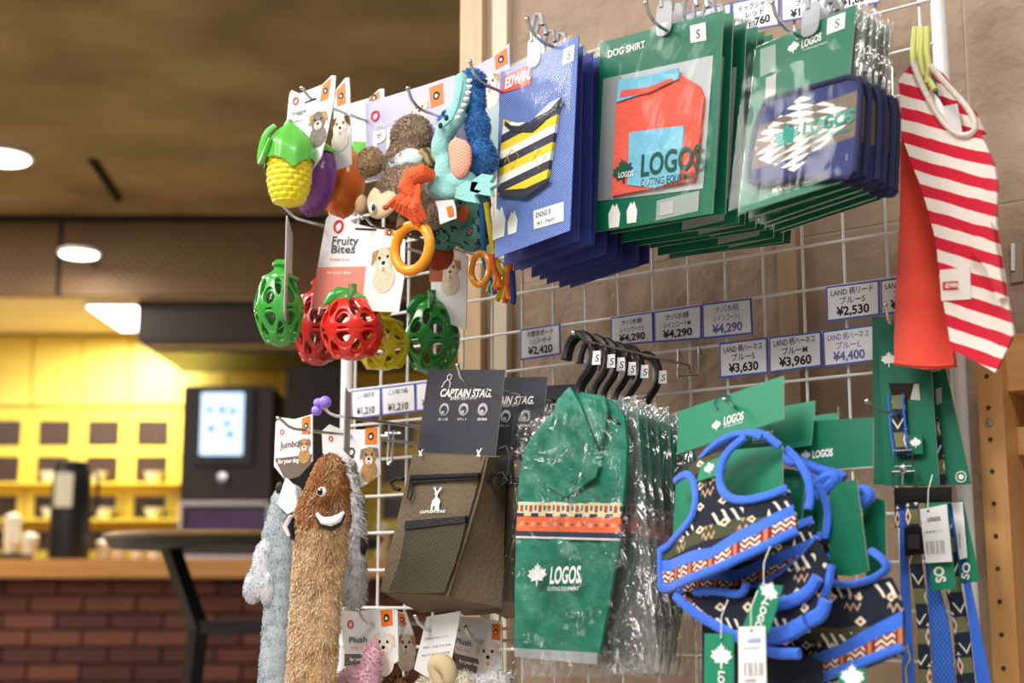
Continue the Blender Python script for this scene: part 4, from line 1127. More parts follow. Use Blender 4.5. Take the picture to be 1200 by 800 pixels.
# ------------------------------------------------------------------ harnesses with green cards
K1, K2, KB = (765, 480, 3.635), (880, 500, 4.0), (770, 640, 4.138)
hs = Pose((.468, -.2, -.189), -11.9, -12, -9)
m_navy = M('navy_lining', '#161b2b', .9)
def harness_front():
    T = hs.thing('dog_harness', 'navy geometric dog harness with blue piping on a green card, nearest one', 'harness', 'blue edged harnesses on green cards')
    c = MB().poly(hs.tr([(795, 482), (918, 440), (918, 491), (793, 532)]), 0, .0014, 0, 1).build('header_card', [m_green_hi, m_edge], T)
    q = hs.tr([(272, 68)], 0, K1)[0]; MB().poly(leaf(q[0], q[1], .0062), -.0006, 0).build('maple_leaf', m_print, c)
    ptext(hs, 'LOGOS', (302, 50), (387, 26), 34, -.0006, m_print, c, .03, .1, crop=K1)
    ptext(hs, 'OUTING EQUIPMENT', (302, 74), (384, 52), 8, -.0006, m_print, c, 0, crop=K1)
    MB().tube([(p[0], -.002, p[1]) for p in hs.tr([(852, 472), (856, 464), (846, 462), (838, 472), (842, 480)])], .0007, 6).build('blue_tie', M('tie_blue', '#2b4f7c', .5), c)
    xs_ = hs.tr([(40, 700), (610, 500)], -.02, K1); xc = (xs_[0][0] + xs_[1][0]) / 2; hw_ = (xs_[1][0] - xs_[0][0]) / 2
    fy = lambda x, z: -.008 - .024 * max(0, 1 - ((x - xc) / hw_) ** 2) - .002 * noise.noise(Vector((x * 30, 2, z * 30)))
    t = lambda pts: hs.trc(pts, fy, K1)
    MB().poly(hs.tr([(98, 310), (335, 170), (552, 152), (552, 560), (300, 655), (84, 560)], .004, K1), .004, .0054, 0, 1).build('insert_card', [m_green_hi, m_edge], T)
    v = cpoly(MB(), t([(150, 245), (268, 165), (398, 112), (342, 160), (305, 222), (290, 300), (312, 358), (372, 384), (480, 366), (572, 332), (594, 400), (610, 480), (616, 515), (450, 595), (250, 690), (45, 775), (32, 690), (34, 605), (98, 540), (165, 478), (190, 400), (184, 318), (150, 268)]), fy, .003).build('vest', m_nav, T, sharp=70)
    f2 = lambda x, z: fy(x, z) - .0012
    cpoly(MB(), t([(35, 645), (250, 588), (450, 478), (600, 404), (606, 448), (440, 532), (240, 638), (40, 690)]), f2, .001).build('blue_band', m_blue_pipe, v)
    cpoly(MB(), t([(40, 692), (240, 640), (440, 534), (606, 450), (616, 492), (444, 580), (246, 690), (46, 738)]), f2, .001).build('woven_band', m_trim, v)
    mb = MB()
    edge_tube(mb, t([(395, 118), (335, 165), (296, 225), (284, 300), (308, 366), (372, 392), (480, 374), (575, 335)]), f2, .0043, flat=.65)
    edge_tube(mb, t([(102, 305), (150, 270), (182, 310), (188, 400), (165, 480), (92, 552), (30, 606)]), f2, .0043, flat=.65)
    edge_tube(mb, t([(620, 515), (450, 602), (250, 696), (45, 772), (38, 740)]), f2, .0045, flat=.8)
    edge_tube(mb, t([(36, 600), (34, 700), (45, 775)]), f2, .0028)
    mb.build('piping', m_blue_pipe, v)
    fb = lambda x, z: fy(x, z) + .012
    mb = MB()
    edge_tube(mb, t([(162, 222), (215, 152), (300, 102), (380, 78), (445, 92), (505, 140)]), fb, .004, flat=.6)
    edge_tube(mb, t([(190, 205), (250, 140), (330, 98), (400, 92), (450, 110)]), lambda x, z: fy(x, z) + .004, .0036, flat=.6)
    edge_tube(mb, t([(505, 140), (560, 190), (600, 260), (612, 340), (600, 400)]), lambda x, z: fy(x, z) + .02, .004, flat=.6)
    mb.build('neck_strap', m_blue_pipe, T)
    lb = MB().poly(t([(222, 238), (304, 202), (292, 280), (206, 312)]), -.036, -.03).build('brand_label', m_green_hi, v)
    q = t([(254, 256)])[0]; MB().poly(leaf(q[0], q[1], .0066, .1), -.0366, -.036).build('maple_leaf', m_print, lb)
    # the half that wraps round behind the card
    fr_ = lambda x, z: .0085 + .002 * noise.noise(Vector((x * 20, 5, z * 20)))
    b = cpoly(MB(), t([(60, 770), (300, 700), (545, 600), (640, 520), (700, 640), (690, 770), (560, 850), (300, 850), (120, 820)]), fr_, .003).build('rear_vest', m_nav, T)
    mb = MB(); edge_tube(mb, t([(45, 775), (130, 780), (300, 722), (540, 610), (640, 520)]), lambda x, z: .011, .0035); edge_tube(mb, t([(120, 820), (300, 865), (560, 860), (690, 780), (705, 640)]), fr_, .0035)
    edge_tube(mb, t([(385, 720), (400, 760), (410, 800)]), lambda x, z: .0, .004)
    mb.build('rear_piping', m_blue_pipe, b)
    return T
H0 = harness_front()
for k, (dx, dy, dz, rz, ry) in enumerate(((.016, .033, -.014, 0, 7), (.028, .057, -.022, 0, 9))):
    r = dup(H0, (dx, dy, dz), 'navy dog harness on a green card, %s behind the nearest one' % ('just', 'second')[k], R(rz), 0, R(ry), skip=('maple_leaf', 'blue_tie', 'rear_vest') + (('neck_strap',) if k else ()))
    r.scale = (1, .55, 1)
hook((849, 468), .225, 'hook carrying the three front harness cards', lift=.006)
# the larger harness further right
hl = Pose((.565, -.178, -.2), -6, -3, 0)
T = hl.thing('dog_harness', 'large navy harness with a tall green insert, right of the others', 'harness', 'blue edged harnesses on green cards')
c = MB().poly(hl.tr([(935, 494), (1023, 489), (1023, 546), (938, 553)]), .0, .0014, 0, 1).build('header_card', [m_green, m_edge], T)
ptext(hl, 'LOGOS', (288, 132), (384, 120), 34, -.0006, m_print, c, .03, .1, crop=K2)
q = hl.tr([(258, 136)], 0, K2)[0]; MB().poly(leaf(q[0], q[1], .0055), -.0006, 0).build('maple_leaf', m_print, c)
MB().poly(hl.tr([(370, 305), (410, 262), (495, 246), (552, 675), (470, 700), (365, 690)], -.018, K2), -.018, -.0166, 0, 1).build('insert_card', [m_green, m_edge], T)
MB().poly(hl.tr([(520, 350), (560, 325), (630, 345), (635, 690), (540, 700)], .01, K2), .01, .0114, 0, 1).build('insert_card', [m_green, m_edge], T)
fyl = lambda x, z: -.028 - .012 * math.sin(x * 24) - .002 * noise.noise(Vector((x * 25, 2, z * 25)))
t = lambda pts: hl.trc(pts, fyl, KB)
v = cpoly(MB(), t([(700, 300), (760, 220), (830, 185), (990, 192), (1130, 148), (1175, 240), (1195, 330), (1195, 520), (940, 620), (740, 700), (520, 700), (520, 560), (640, 470), (680, 380)]), fyl, .003).build('vest', m_nav, T, sharp=70)
f2 = lambda x, z: fyl(x, z) - .0012
cpoly(MB(), t([(530, 556), (700, 552), (900, 470), (1192, 312), (1194, 388), (920, 522), (706, 606), (530, 618)]), f2, .001).build('blue_band', m_blue_pipe, v)
cpoly(MB(), t([(530, 620), (706, 608), (920, 524), (1194, 390), (1194, 476), (930, 572), (720, 645), (540, 664)]), f2, .001).build('woven_band', m_trim, v)
mb = MB()
edge_tube(mb, t([(822, 40), (815, 110), (835, 165), (900, 192), (1000, 178), (1085, 142), (1125, 105), (1100, 62), (1040, 20)]), f2, .005, flat=.65)
edge_tube(mb, t([(530, 690), (720, 668), (930, 590), (1195, 488)]), f2, .0045, flat=.8)
mb.build('piping', m_blue_pipe, v)
mb = MB(); edge_tube(mb, hl.tr([(240, 165), (330, 205), (420, 225), (440, 245)], 0, K2), lambda x, z: -.002, .005); edge_tube(mb, hl.tr([(345, 275), (400, 232), (440, 245), (400, 290), (345, 330)], 0, K2), lambda x, z: -.012, .006)
edge_tube(mb, hl.tr([(505, 310), (545, 300), (575, 325), (530, 360)], 0, K2), lambda x, z: -.004, .006)
mb.build('neck_strap', m_blue_pipe, T)
cpoly(MB(), hl.tr([(230, 130), (300, 140), (400, 205), (345, 235), (270, 200)], .0, K2), lambda x, z: .003, .003).build('chest_panel', m_navy, T)
hook((1016, 470), .14, 'hook carrying the large harness beside the leads', lift=.006)
# drape of a further harness below
hd = Pose((.47, -.24, -.36), -8, -2, 0)
T = hd.thing('dog_harness', 'folded navy harness hanging low behind the swing tags', 'harness', 'blue edged harnesses on green cards')
t = lambda pts: hd.tr(pts, -.01, KB)
fyd = lambda x, z: -.01 - .004 * noise.noise(Vector((x * 20, 2, z * 20)))
v = cpoly(MB(), t([(110, 235), (220, 232), (420, 250), (600, 240), (770, 190), (800, 330), (720, 420), (560, 460), (560, 540), (380, 430), (240, 350)]), fyd, .004).build('vest', m_nav, T, sharp=70)
mb = MB()
edge_tube(mb, t([(105, 240), (220, 345), (380, 435), (560, 520), (700, 520)]), lambda x, z: fyd(x, z) - .002, .005, flat=.8)
edge_tube(mb, t([(200, 222), (300, 215), (420, 240), (440, 180)]), lambda x, z: fyd(x, z) - .002, .004)
edge_tube(mb, t([(590, 280), (660, 268), (740, 220), (780, 150)]), lambda x, z: fyd(x, z) - .002, .006, flat=.8)
edge_tube(mb, t([(545, 440), (640, 425), (725, 370)]), lambda x, z: fyd(x, z) - .002, .008, flat=.6)
edge_tube(mb, t([(735, 360), (800, 330), (820, 260)]), lambda x, z: fyd(x, z) - .002, .007, flat=.6)
mb.build('piping', m_blue_pipe, v)
cpoly(MB(), t([(130, 250), (230, 350), (390, 440), (380, 415), (240, 322), (150, 232)]), lambda x, z: fyd(x, z) - .002, .001).build('woven_band', m_trim, v)
MB().poly(t([(120, 300), (700, 560), (700, 800), (120, 800)]), .02, .022).build('rear_vest', m_navy, T)
# swing tags
def swing(pose, cor, label, y, texts, leafpt=None, hole=None, mat=None, parent=None):
    pts = pose.tr(cor, y, KB)
    o = Vector((sum(p[0] for p in pts) / 4, y, sum(p[1] for p in pts) / 4))
    T = thing('swing_tag', label, 'tag', pose.o + pose.r @ o, pose.r, 'swing tags on harnesses and leads')
    b = MB().poly([(p[0] - o.x, p[1] - o.z) for p in pts], 0, .0008).build('card', mat or m_green_hi, T)
    if leafpt: q = pose.tr([leafpt[:2]], y, KB)[0]; MB().poly(leaf(q[0] - o.x, q[1] - o.z, leafpt[2], leafpt[3] if len(leafpt) > 3 else 0), -.0004, 0).build('maple_leaf', m_print, b)
    if hole: q = pose.tr([hole], y, KB)[0]; MB().poly(circ(q[0] - o.x, q[1] - o.z, .0013, 12), -.0004, 0).build('eyelet', m_ink, b)
    for body, a, b_, h, mt, bo in texts:
        w_ = ptext(pose, body, a, b_, h, y - .0006, mt, b, bo, crop=KB); w_.location = (w_.location.x - o.x, -.0006, w_.location.z - o.z)
    if hole: MB().tube([(q[0] - o.x, -.001, q[1] - o.z), (q[0] - o.x + .002, -.003, q[1] - o.z + .02), (q[0] - o.x + .004, .004, q[1] - o.z + .035)], .0005, 5).build('string', m_print, T)
    return T
swing(hd, [(500, 180), (612, 190), (540, 430), (410, 400)], 'green swing tag turned sideways in front of the harness folds', -.03, [('LOGOS', (525, 270), (478, 420), 38, m_print, .03)], (540, 225, .0105, -.5), (520, 192))
swing(hd, [(230, 422), (372, 424), (372, 700), (226, 700)], 'green swing tag with white maple leaf left of the price label', -.028, [('LOGOS', (312, 605), (300, 760), 40, m_print, .03)], (312, 538, .0125), (314, 448))
swing(hd, [(394, 390), (524, 386), (530, 700), (396, 700)], 'white swing tag with barcode among the harness folds', -.036, [('LOGOS', (440, 458), (502, 455), 20, m_tagb, .02), ('HARNESS', (420, 494), (498, 490), 8, m_ink, 0), ('▮▯▮▮▯▮▯▮▮', (424, 590), (512, 590), 46, m_ink, 0), ('LAND', (424, 650), (480, 650), 14, m_ink, .01)], (428, 460, .003), (458, 408), m_card)
swing(hd, [(880, 610), (1010, 590), (1015, 720), (880, 720)], 'green swing tag at the bottom below the large harness', -.02, [], (948, 640, .012))

# ------------------------------------------------------------------ leads on tall green cards
KL, KL2 = (1010, 360, 3.333), (1030, 560, 3.333)
la = Pose((.6, -.062, -.123), 2, 0, 1)
def ribbon(left, right, pose, y, crop, mb, th=.0016, wave=0):
    return strip(pose.tr(left, y, crop), pose.tr(right, y, crop), lambda x, z: y + wave * math.sin(z * 40), 4, 24, th, mb=mb)
T = la.thing('dog_lead', 'patterned lead with metal clasp on a tall green card, nearest one', 'lead', 'woven leads on tall green cards')
cd_ = MB().poly(la.tr([(60, 42), (132, 52), (250, 100), (272, 260), (302, 695), (90, 696)], 0, KL), 0, .0015, 0, 1)
card = cd_.build('header_card', [m_green, m_edge], T)
MB().poly(la.tr([(105, 296), (225, 296), (230, 364), (118, 352)], 0, KL), -.0006, -.0001).build('slot', M('slot_dark', '#2a211c', .9), card)
MB().poly(la.tr([(205, 300), (225, 298), (230, 364), (190, 360)], 0, KL), -.0009, -.0006).build('slot_edge', m_edge, card)
q = la.tr([(106, 206)], 0, KL)[0]; MB().poly(leaf(q[0], q[1], .0088), -.0006, 0).build('maple_leaf', m_print, card)
s1 = ribbon([(116, 345), (120, 470), (138, 585)], [(164, 340), (175, 470), (186, 580)], la, -.005, KL, MB()).build('strap', m_lead, T)
mb = MB(); edge_tube(mb, la.tr([(112, 340), (118, 470), (136, 585)], 0, KL), lambda x, z: -.0055, .0012); edge_tube(mb, la.tr([(166, 340), (178, 470), (190, 580)], 0, KL), lambda x, z: -.0055, .0012); mb.build('strap_edging', m_blue_pipe, s1)
lt = MB().poly(la.tr([(184, 498), (236, 494), (240, 572), (186, 576)], -.006, KL), -.007, -.005).build('brand_label', m_green, s1)
q = la.tr([(210, 530)], -.007, KL)[0]; MB().poly(leaf(q[0], q[1], .0062), -.0076, -.007).build('maple_leaf', m_print, lt)
q = la.tr([(165, 632)], -.008, KL)[0]; mb = MB()
for cz, w, h in ((.0105, .009, .008), (-.011, .0115, .0085)):
    mb.tube([(q[0] + a * w, -.009, q[1] + cz + b * h) for a, b in ((-1, -1), (-1, 1), (1, 1), (1, -1))], .0016, 8, True)
mb.ell((q[0], -.009, q[1]), (.004, .004, .006)); mb.tube([(q[0], -.009, q[1] + .006), (q[0] - .002, -.009, q[1] - .016)], .0015, 8)
mb.build('clasp', m_steel, T)
hexa(la.tr([(124, 704), (352, 700), (352, 760), (128, 768)], -.012, KL), la.tr([(124, 704), (352, 700), (352, 760), (128, 768)], .006, KL), -.012, .006, 6, .002).build('elastic_band', M('black_elastic', '#0c0c0e', .9), T)
tk = lambda *p: list(p)
mb = MB(); ribbon(tk((80, 100), (82, 330), (92, 830)), tk((104, 100), (112, 330), (140, 830)), la, -.006, KL2, mb, .003); mb.build('side_strap', m_blue_pipe, T)
sp = ribbon(tk((102, 95), (118, 330), (148, 560), (158, 830)), tk((152, 95), (166, 330), (192, 560), (206, 830)), la, -.012, KL2, MB(), .0018, .001).build('strap', m_lead, T)
ribbon(tk((168, 200), (186, 400), (200, 620), (218, 830)), tk((192, 200), (226, 400), (268, 560), (300, 830)), la, -.008, KL2, MB(), .003).build('braided_strap', m_braid, T)
bk = MB().poly(la.tr([(104, 194), (168, 190), (172, 296), (108, 304)], -.016, KL2), -.02, -.012).build('buckle', m_black, T)
MB().poly(la.tr([(112, 222), (160, 220), (162, 276), (116, 280)], -.02, KL2), -.0215, -.02).build('latch', M('buckle_grey', '#2c2d31', .5), bk)
MB().tube([(p[0], -.016, p[1]) for p in la.tr([(112, 650), (122, 700), (104, 740), (110, 800)], -.016, KL2)], .0018, 8).build('swivel_hook', m_steel, T)
la2 = Pose((.62, -.046, -.15), 3, 0, -6)
T = la2.thing('dog_lead', 'woven lead on a slanting green card behind the nearest lead', 'lead', 'woven leads on tall green cards')
card = MB().poly(la2.tr([(180, 60), (280, 60), (325, 230), (428, 690), (200, 700)], 0, KL), 0, .0015, 0, 1).build('header_card', [m_green, m_edge], T)
q = la2.tr([(388, 662)], 0, KL)[0]; MB().tube([(q[0] + .0052 * math.cos(a), -.0005, q[1] + .0052 * math.sin(a)) for a in [i * .5 for i in range(12)]], .0006, 5, True).poly(circ(q[0], q[1], .0026), -.0007, 0).build('round_mark', m_print, card)
MB().poly(la2.tr([(288, 320), (312, 312), (312, 372), (292, 382)], 0, KL), -.0006, 0).build('slot', m_cardback, card)
ptext(la2, 'LOGOS', (255, 245), (306, 236), 26, -.0008, m_print, card, .02, crop=KL)
ribbon([(278, 440), (288, 560), (290, 695)], [(296, 430), (316, 560), (330, 690)], la2, -.003, KL, MB()).build('strap', m_lead, T)
ribbon(tk((262, 120), (262, 440), (288, 560), (306, 830)), tk((290, 120), (322, 440), (346, 560), (378, 830)), la2, -.006, KL2, MB(), .0018, .001).build('strap', m_lead, T)
ribbon(tk((268, 100), (306, 300), (336, 440), (384, 830)), tk((284, 100), (332, 300), (368, 470), (442, 830)), la2, -.012, KL2, MB(), .003).build('side_strap', m_blue_pipe, T)
la3 = Pose((.58, -.036, -.123), 3, 0, 2)
T = la3.thing('dog_lead', 'lead card showing as a green sliver left of the nearest lead card', 'lead', 'woven leads on tall green cards')
MB().poly(la3.tr([(40, 36), (110, 40), (180, 690), (46, 692)], 0, KL), 0, .0015, 0, 1).build('header_card', [m_green, m_edge], T)
MB().poly(la3.tr([(124, 700), (160, 700), (160, 860), (128, 860)], 0, KL), .001, .004).build('strap', m_lead, T)
def swing2(pose, cor, label, y, **k):
    global KB
    s, KB = KB, KL2
    r = swing(pose, cor, label, y, **k); KB = s
    return r
swing2(la2, [(286, 92), (328, 86), (396, 404), (318, 412)], 'green swing tag with white label on the slanting lead', -.012, texts=[('SO', (338, 395), (345, 330), 30, m_print, .03)])
swing2(la2, [(284, 96), (326, 92), (345, 310), (315, 318)], 'white price label on the slanting lead tag', -.016, texts=[('▮▯▮▮', (305, 240), (318, 240), 40, m_ink, 0)], mat=m_card)
swing2(la, [(176, 98), (268, 94), (302, 434), (206, 438)], 'green swing tag with upended white letters on the nearest lead', -.02, texts=[('SO', (246, 406), (232, 345), 40, m_print, .04)])
swing2(la, [(160, 122), (264, 102), (286, 326), (182, 332)], 'white barcode label lying on the nearest lead tag', -.026, texts=[('LOGOS', (190, 164), (240, 158), 16, m_ink, .02), ('▮▯▮▮▯▮▯▮▮', (186, 268), (254, 264), 36, m_ink, 0), ('LAND 柄リード', (178, 212), (250, 206), 8, m_ink, 0)], leafpt=(174, 164, .0028), hole=(192, 128), mat=m_card)
hook((1037, 357), .085, 'bent dark hook carrying the leads above the green card', lift=.022)

# ------------------------------------------------------------------ dog shirts on lime hangers
K7 = (1030, 60, 2.105)
ss = Pose((.6, -.1, .12), -6, 0, 0)
def f_stripes(nt, x, y, z, n): return cmix(nt, ((z * .93 + x * .42 + n * .004) * 43.5).mod(1.0) < .5, '#efe4dc', '#d2203a')
m_st = pmat('striped_jersey', f_stripes, .9, bump=(400, .15), sheen=.15)
m_cor = M('coral_jersey', '#ef5340', .9, var=(12, '#e84a3a', .3), bump=(300, .12), sheen=.2)
m_rib = M('white_rib', '#e9dfd6', .9, bump=(260, .3))
T = ss.thing('dog_shirt', 'coral red dog shirt hanging below the striped one', 'dog shirt', 'dog shirts on lime hangers')
t = lambda pts: ss.tr(pts, 0, K7)
fc = lambda x, z: .006 - .006 * math.sin(x * 90) - .004 * noise.noise(Vector((x * 30, 1, z * 10)))
t0 = t; t = lambda pts: ss.trc(pts, fc, K7)
b = cpoly(MB(), t([(60, 120), (110, 120), (150, 380), (165, 560), (186, 778), (110, 784), (38, 774), (42, 560), (52, 380), (55, 210)]), fc, .006).build('body', m_cor, T, sharp=80)
edge_tube(MB(), t([(38, 768), (110, 778), (186, 772)]), lambda x, z: fc(x, z) - .0008, .0012).build('hem_seam', m_cor, b)
hgm = M('lime_plastic', '#ced47c', .4, sss=.2)
def lime(name_parent, dx, y):
    t = lambda pts: ss.tr(pts, y, K7)
    mb = MB(); o = t([(112 + dx, -60), (106 + dx, 0), (108 + dx, 40), (112 + dx, 62)])
    mb.tube([(p[0], y, p[1]) for p in o], .0033, 8)
    o = t([(124 + dx, -60), (122 + dx, 0), (128 + dx, 40), (122 + dx, 78)]); mb.tube([(p[0], y, p[1]) for p in o], .0033, 8)
    o = t([(100 + dx, 90), (112 + dx, 62), (122 + dx, 60), (142 + dx, 95)]); mb.tube([(p[0], y, p[1]) for p in o], .0032, 8)
    return mb.build('hanger', hgm, name_parent)
lime(T, -22, .012)
T = ss.thing('dog_shirt', 'red and white striped dog tank shirt on a lime hanger', 'dog shirt', 'dog shirts on lime hangers')
fs = lambda x, z: -.016 - .012 * math.sin((x - .0) * 45 + .5) - .005 * noise.noise(Vector((x * 22, 3, z * 14)))
t = lambda pts: ss.trc(pts, fs, K7)
b = cpoly(MB(), t([(48, 70), (88, 24), (112, 92), (160, 178), (198, 200), (240, 194), (262, 228), (285, 285), (292, 330), (288, 420), (298, 490), (318, 620), (332, 695), (286, 792), (178, 735), (164, 650), (142, 480), (104, 335), (55, 205)]), fs, .004).build('body', m_st, T, sharp=80)
cpoly(MB(), t([(90, 20), (126, 34), (165, 86), (215, 140), (238, 192), (200, 198), (158, 172), (115, 90)]), lambda x, z: fs(x, z) + .02, .003).build('back_panel', m_st, b)
mb = MB(); edge_tube(mb, t([(84, 26), (108, 92), (150, 165), (190, 206), (225, 208), (242, 190), (228, 148), (168, 84), (128, 36)]), lambda x, z: fs(x, z) - .001, .0044, 8, flat=.7)
mb.build('neck_rib', m_rib, b)
sl = cpoly(MB(), t([(262, 420), (285, 425), (300, 500), (318, 610), (300, 615), (275, 540), (240, 500)]), lambda x, z: fs(x, z) - .008, .004).build('sleeve_fold', m_st, b)
lb = cpoly(MB(), t([(152, 540), (226, 532), (228, 612), (156, 616)]), lambda x, z: fs(x, z) - .0016, .001).build('sewn_patch', M('white_patch', '#ece6e2', .8), b)
rr_ = cpoly(MB(), t([(160, 570), (198, 567), (198, 588), (161, 590)]), lambda x, z: fs(x, z) - .0024, .0006).build('logo_patch', m_red_print, b)
zz_ = t([(164, 579), (195, 577)]); yy_ = fs((zz_[0][0] + zz_[1][0]) / 2, (zz_[0][1] + zz_[1][1]) / 2) - .0045; ptext(ss, 'EDWIN', (164, 579), (195, 577), 11, yy_, m_print, b, .03, crop=K7)
mb = MB(); cpoly(mb, t([(118, 55), (128, 62), (136, 110), (122, 95)]), lambda x, z: fs(x, z) + .008, .002); mb.build('neck_tag', M('tag_teal', '#2d7d9a', .6), b)
cpoly(MB(), t([(145, 128), (178, 122), (190, 190), (176, 196), (150, 160)]), lambda x, z: fs(x, z) + .012, .001).build('care_label', m_card, b)
lime(T, -4, -.01)
# ------------------------------------------------------------------ toys on the left hooks
class Flat(Pose):
    """frame of a thing hanging parallel to the panel, origin on the sight line of a pixel"""
    def __init__(s, px, py, d, yaw=0, lean=0, roll=0):
        p = P(px, py, d); Pose.__init__(s, (p.x, p.y, p.z - Z0), yaw, lean, roll)
        s.k = (p - CAM).dot(FW) / FPX               # metres per pixel here
    def c(s, px, py, off=0.0):
        a = s.l(px, py, off); return (a[0], off, a[1])
m_furd = [M(n_, c_, .8, var=(220, d_, .25)) for n_, c_, d_ in (('dog_tan', '#c39a68', '#9a6d3e'), ('dog_cream', '#eadfce', '#cdb795'), ('dog_grey', '#8d8278', '#6a6058'), ('dog_white', '#efeae2', '#d8cfc2'), ('dog_brown', '#7a5030', '#4f301b'))]
m_pink = M('tongue_pink', '#d98a8a', .6)
def dogpic(x, z, s, y, parent, a=0, b=1):
    mb = MB(); e = y
    mb.poly(circ(x, z - s * .95, s * .75, 20, s * .7), e - .0002, e, 1)
    mb.poly(circ(x, z, s * .62, 24, s * .66), e - .0004, e, 1)
    for q in (-1, 1): mb.poly([(x + q * s * .3, z + s * .6), (x + q * s * .75, z + s * .5), (x + q * s * .85, z - s * .15), (x + q * s * .5, z + s * .1)], e - .0006, e, 0)
    mb.poly(circ(x, z - s * .25, s * .33, 18, s * .28), e - .0006, e, 2)
    mb.poly(circ(x, z - s * .14, s * .13, 12, s * .1), e - .0008, e, 3)
    for q in (-1, 1): mb.poly(circ(x + q * s * .28, z + s * .15, s * .085, 10), e - .0008, e, 3)
    mb.poly(circ(x, z - s * .46, s * .1, 10, s * .13), e - .0008, e, 4)
    return mb.build('dog_picture', [m_furd[a], m_furd[b], m_furd[3], m_ink, m_pink], parent)
def toycard(ps, T, outline, tab=None, ring=None, dog=None, words=(), mat=None, lower=None, slot=None, crop=None):
    c = MB().poly(ps.tr(outline, 0, crop), 0, .0014, 0, 1).build('header_card', [mat or m_card, m_cardback], T)
    if lower: MB().poly(ps.tr(lower[0], 0, crop), -.0003, 0).build('lower_print', lower[1], c)
    if tab:
        o = MB().poly(ps.tr(tab, 0, crop), -.0004, 0).build('orange_tab', m_orange_tab, c)
        tt = ps.tr(tab, 0, crop); cx, cz = sum(p[0] for p in tt) / len(tt), sum(p[1] for p in tt) / len(tt); r_ = .28 * math.dist(tt[0], tt[1]) if len(tt) < 5 else .003
        MB().poly(circ(cx, cz, r_ * .9, 8), -.0007, -.0004).poly(circ(cx, cz - r_ * .1, r_ * .4, 8), -.0009, -.0007, 1).build('tab_mark', [m_ink, m_print], o)
    if ring:
        q = ps.tr([ring[:2]], 0, crop)[0]
        MB().tube([(q[0] + ring[2] * math.cos(i * .42), -.0005, q[1] + ring[2] * math.sin(i * .42)) for i in range(15)], ring[2] * .22, 5, True).build('round_logo', m_red_print, c)
    if dog: q = ps.tr([dog[:2]], 0, crop)[0]; dogpic(q[0], q[1], dog[2], -.0004, c, *dog[3:])
    if slot: MB().poly(ps.tr(slot, 0, crop), -.0005, 0).build('hanging_slot', m_ink, c)
    for body, a, b, h, mt, bo in words: ptext(ps, body, a, b, h, -.0009, mt, c, bo, crop=crop)
    return c
m_grink = M('grey_ink', '#4a4a55', .6); m_pinkp = M('salmon_print', '#ee8c80', .5)
KV = (330, 80, 8.0); KT = (270, 60, 3.75); KF = (270, 240, 3.6375)
rub = lambda n, c, **k: M(n, c, .28, spec=.5, coat=.25, sss=.1, **k)
m_cornY, m_cornG, m_egg, m_carrot = rub('yellow_rubber', '#e3d51c'), rub('lime_rubber', '#63c04e'), rub('purple_rubber', '#7c3f93'), rub('orange_rubber', '#ee7a22')

def chain(lst, n=3):
    out = []
    for a, b in zip(lst, lst[1:]):
        for i in range(n): out.append(tuple(a[k] + (b[k] - a[k]) * i / n for k in range(len(a))))
    return out + [lst[-1]]
# corn
p = Flat(366, 108, .295)
T = p.thing('corn_toy', 'yellow corn chew toy with green husk on a white card', 'dog toy', 'vegetable chew toys')
toycard(p, T, [(40, 560), (72, 245), (92, 203), (165, 236), (380, 152), (468, 66), (507, 70), (492, 300), (440, 560), (372, 830), (250, 1000), (150, 800)],
        [(385, 160), (468, 90), (440, 282), (362, 312)], (135, 308, .0042), (345, 500, .019, 0, 2), [('Veggie', (95, 430), (232, 392), 36, m_grink, .01), ('bites', (95, 505), (195, 478), 30, m_grink, 0)], slot=[(215, 320), (325, 275), (328, 290), (218, 330)], crop=KV)
u = p.k; a = p.c(341, 243, -.018)
def corn_r(r, z, an):
    i = int(z / .0066); q = abs(math.sin(z * math.pi / .0066)); w = abs(math.sin(an * 6 + (i % 2) * math.pi / 2))
    return r * (.93 + .09 * (q ** .5) * (w ** .5))
H_ = 62 * u
MB().lathe([(max(.0006, .0265 * (.5 + .5 * math.sin(min(1, t * 1.5 + .15) * math.pi / 2)) * min(1, .35 + t * 9)), H_ * t) for t in [i / 90 for i in range(91)]], 72, (a[0], -.022, a[2]), fn=corn_r).build('cob', m_cornY, T)
hz = a[2] + H_
rows_ = []
for i in range(15):
    t_ = i / 14; row = []
    for j in range(49):
        an = 2 * math.pi * j / 48; sc = abs(math.sin(an * 1.5 + .9)) ** .7
        zz = .042 - t_ * (.042 + .004 + .017 * (1 - sc)); rr = .0295 * math.sin(min(1, t_ * 1.25 + .1) * math.pi / 2) * (1 + .03 * math.sin(an * 9) * t_)
        row.append((a[0] + rr * math.cos(an), -.022 + rr * math.sin(an), hz + zz - .004))
    rows_.append(row)
hk = MB().grid(rows_[::-1]).build('husk', m_cornG, T, sharp=180)
MB().tube([(a[0] - .004, -.022, hz + .036), (a[0] - .002, -.022, hz + .044)], [.006, .003], 10).build('husk_tip', m_cornG, hk)
MB().tube(smooth_loop([(a[0] + .004, -.05, hz + .028), (a[0] - .008, -.053, hz + .02), (a[0] - .017, -.051, hz + .002), (a[0] - .021, -.048, hz - .014), (a[0] - .008, -.053, hz - .004), (a[0] - .0, -.053, hz + .012)], 2, False), [.003 + .003 * math.sin(math.pi * i / 23) for i in range(24)], 8, flat=.6).build('husk_loop', m_cornG, hk)
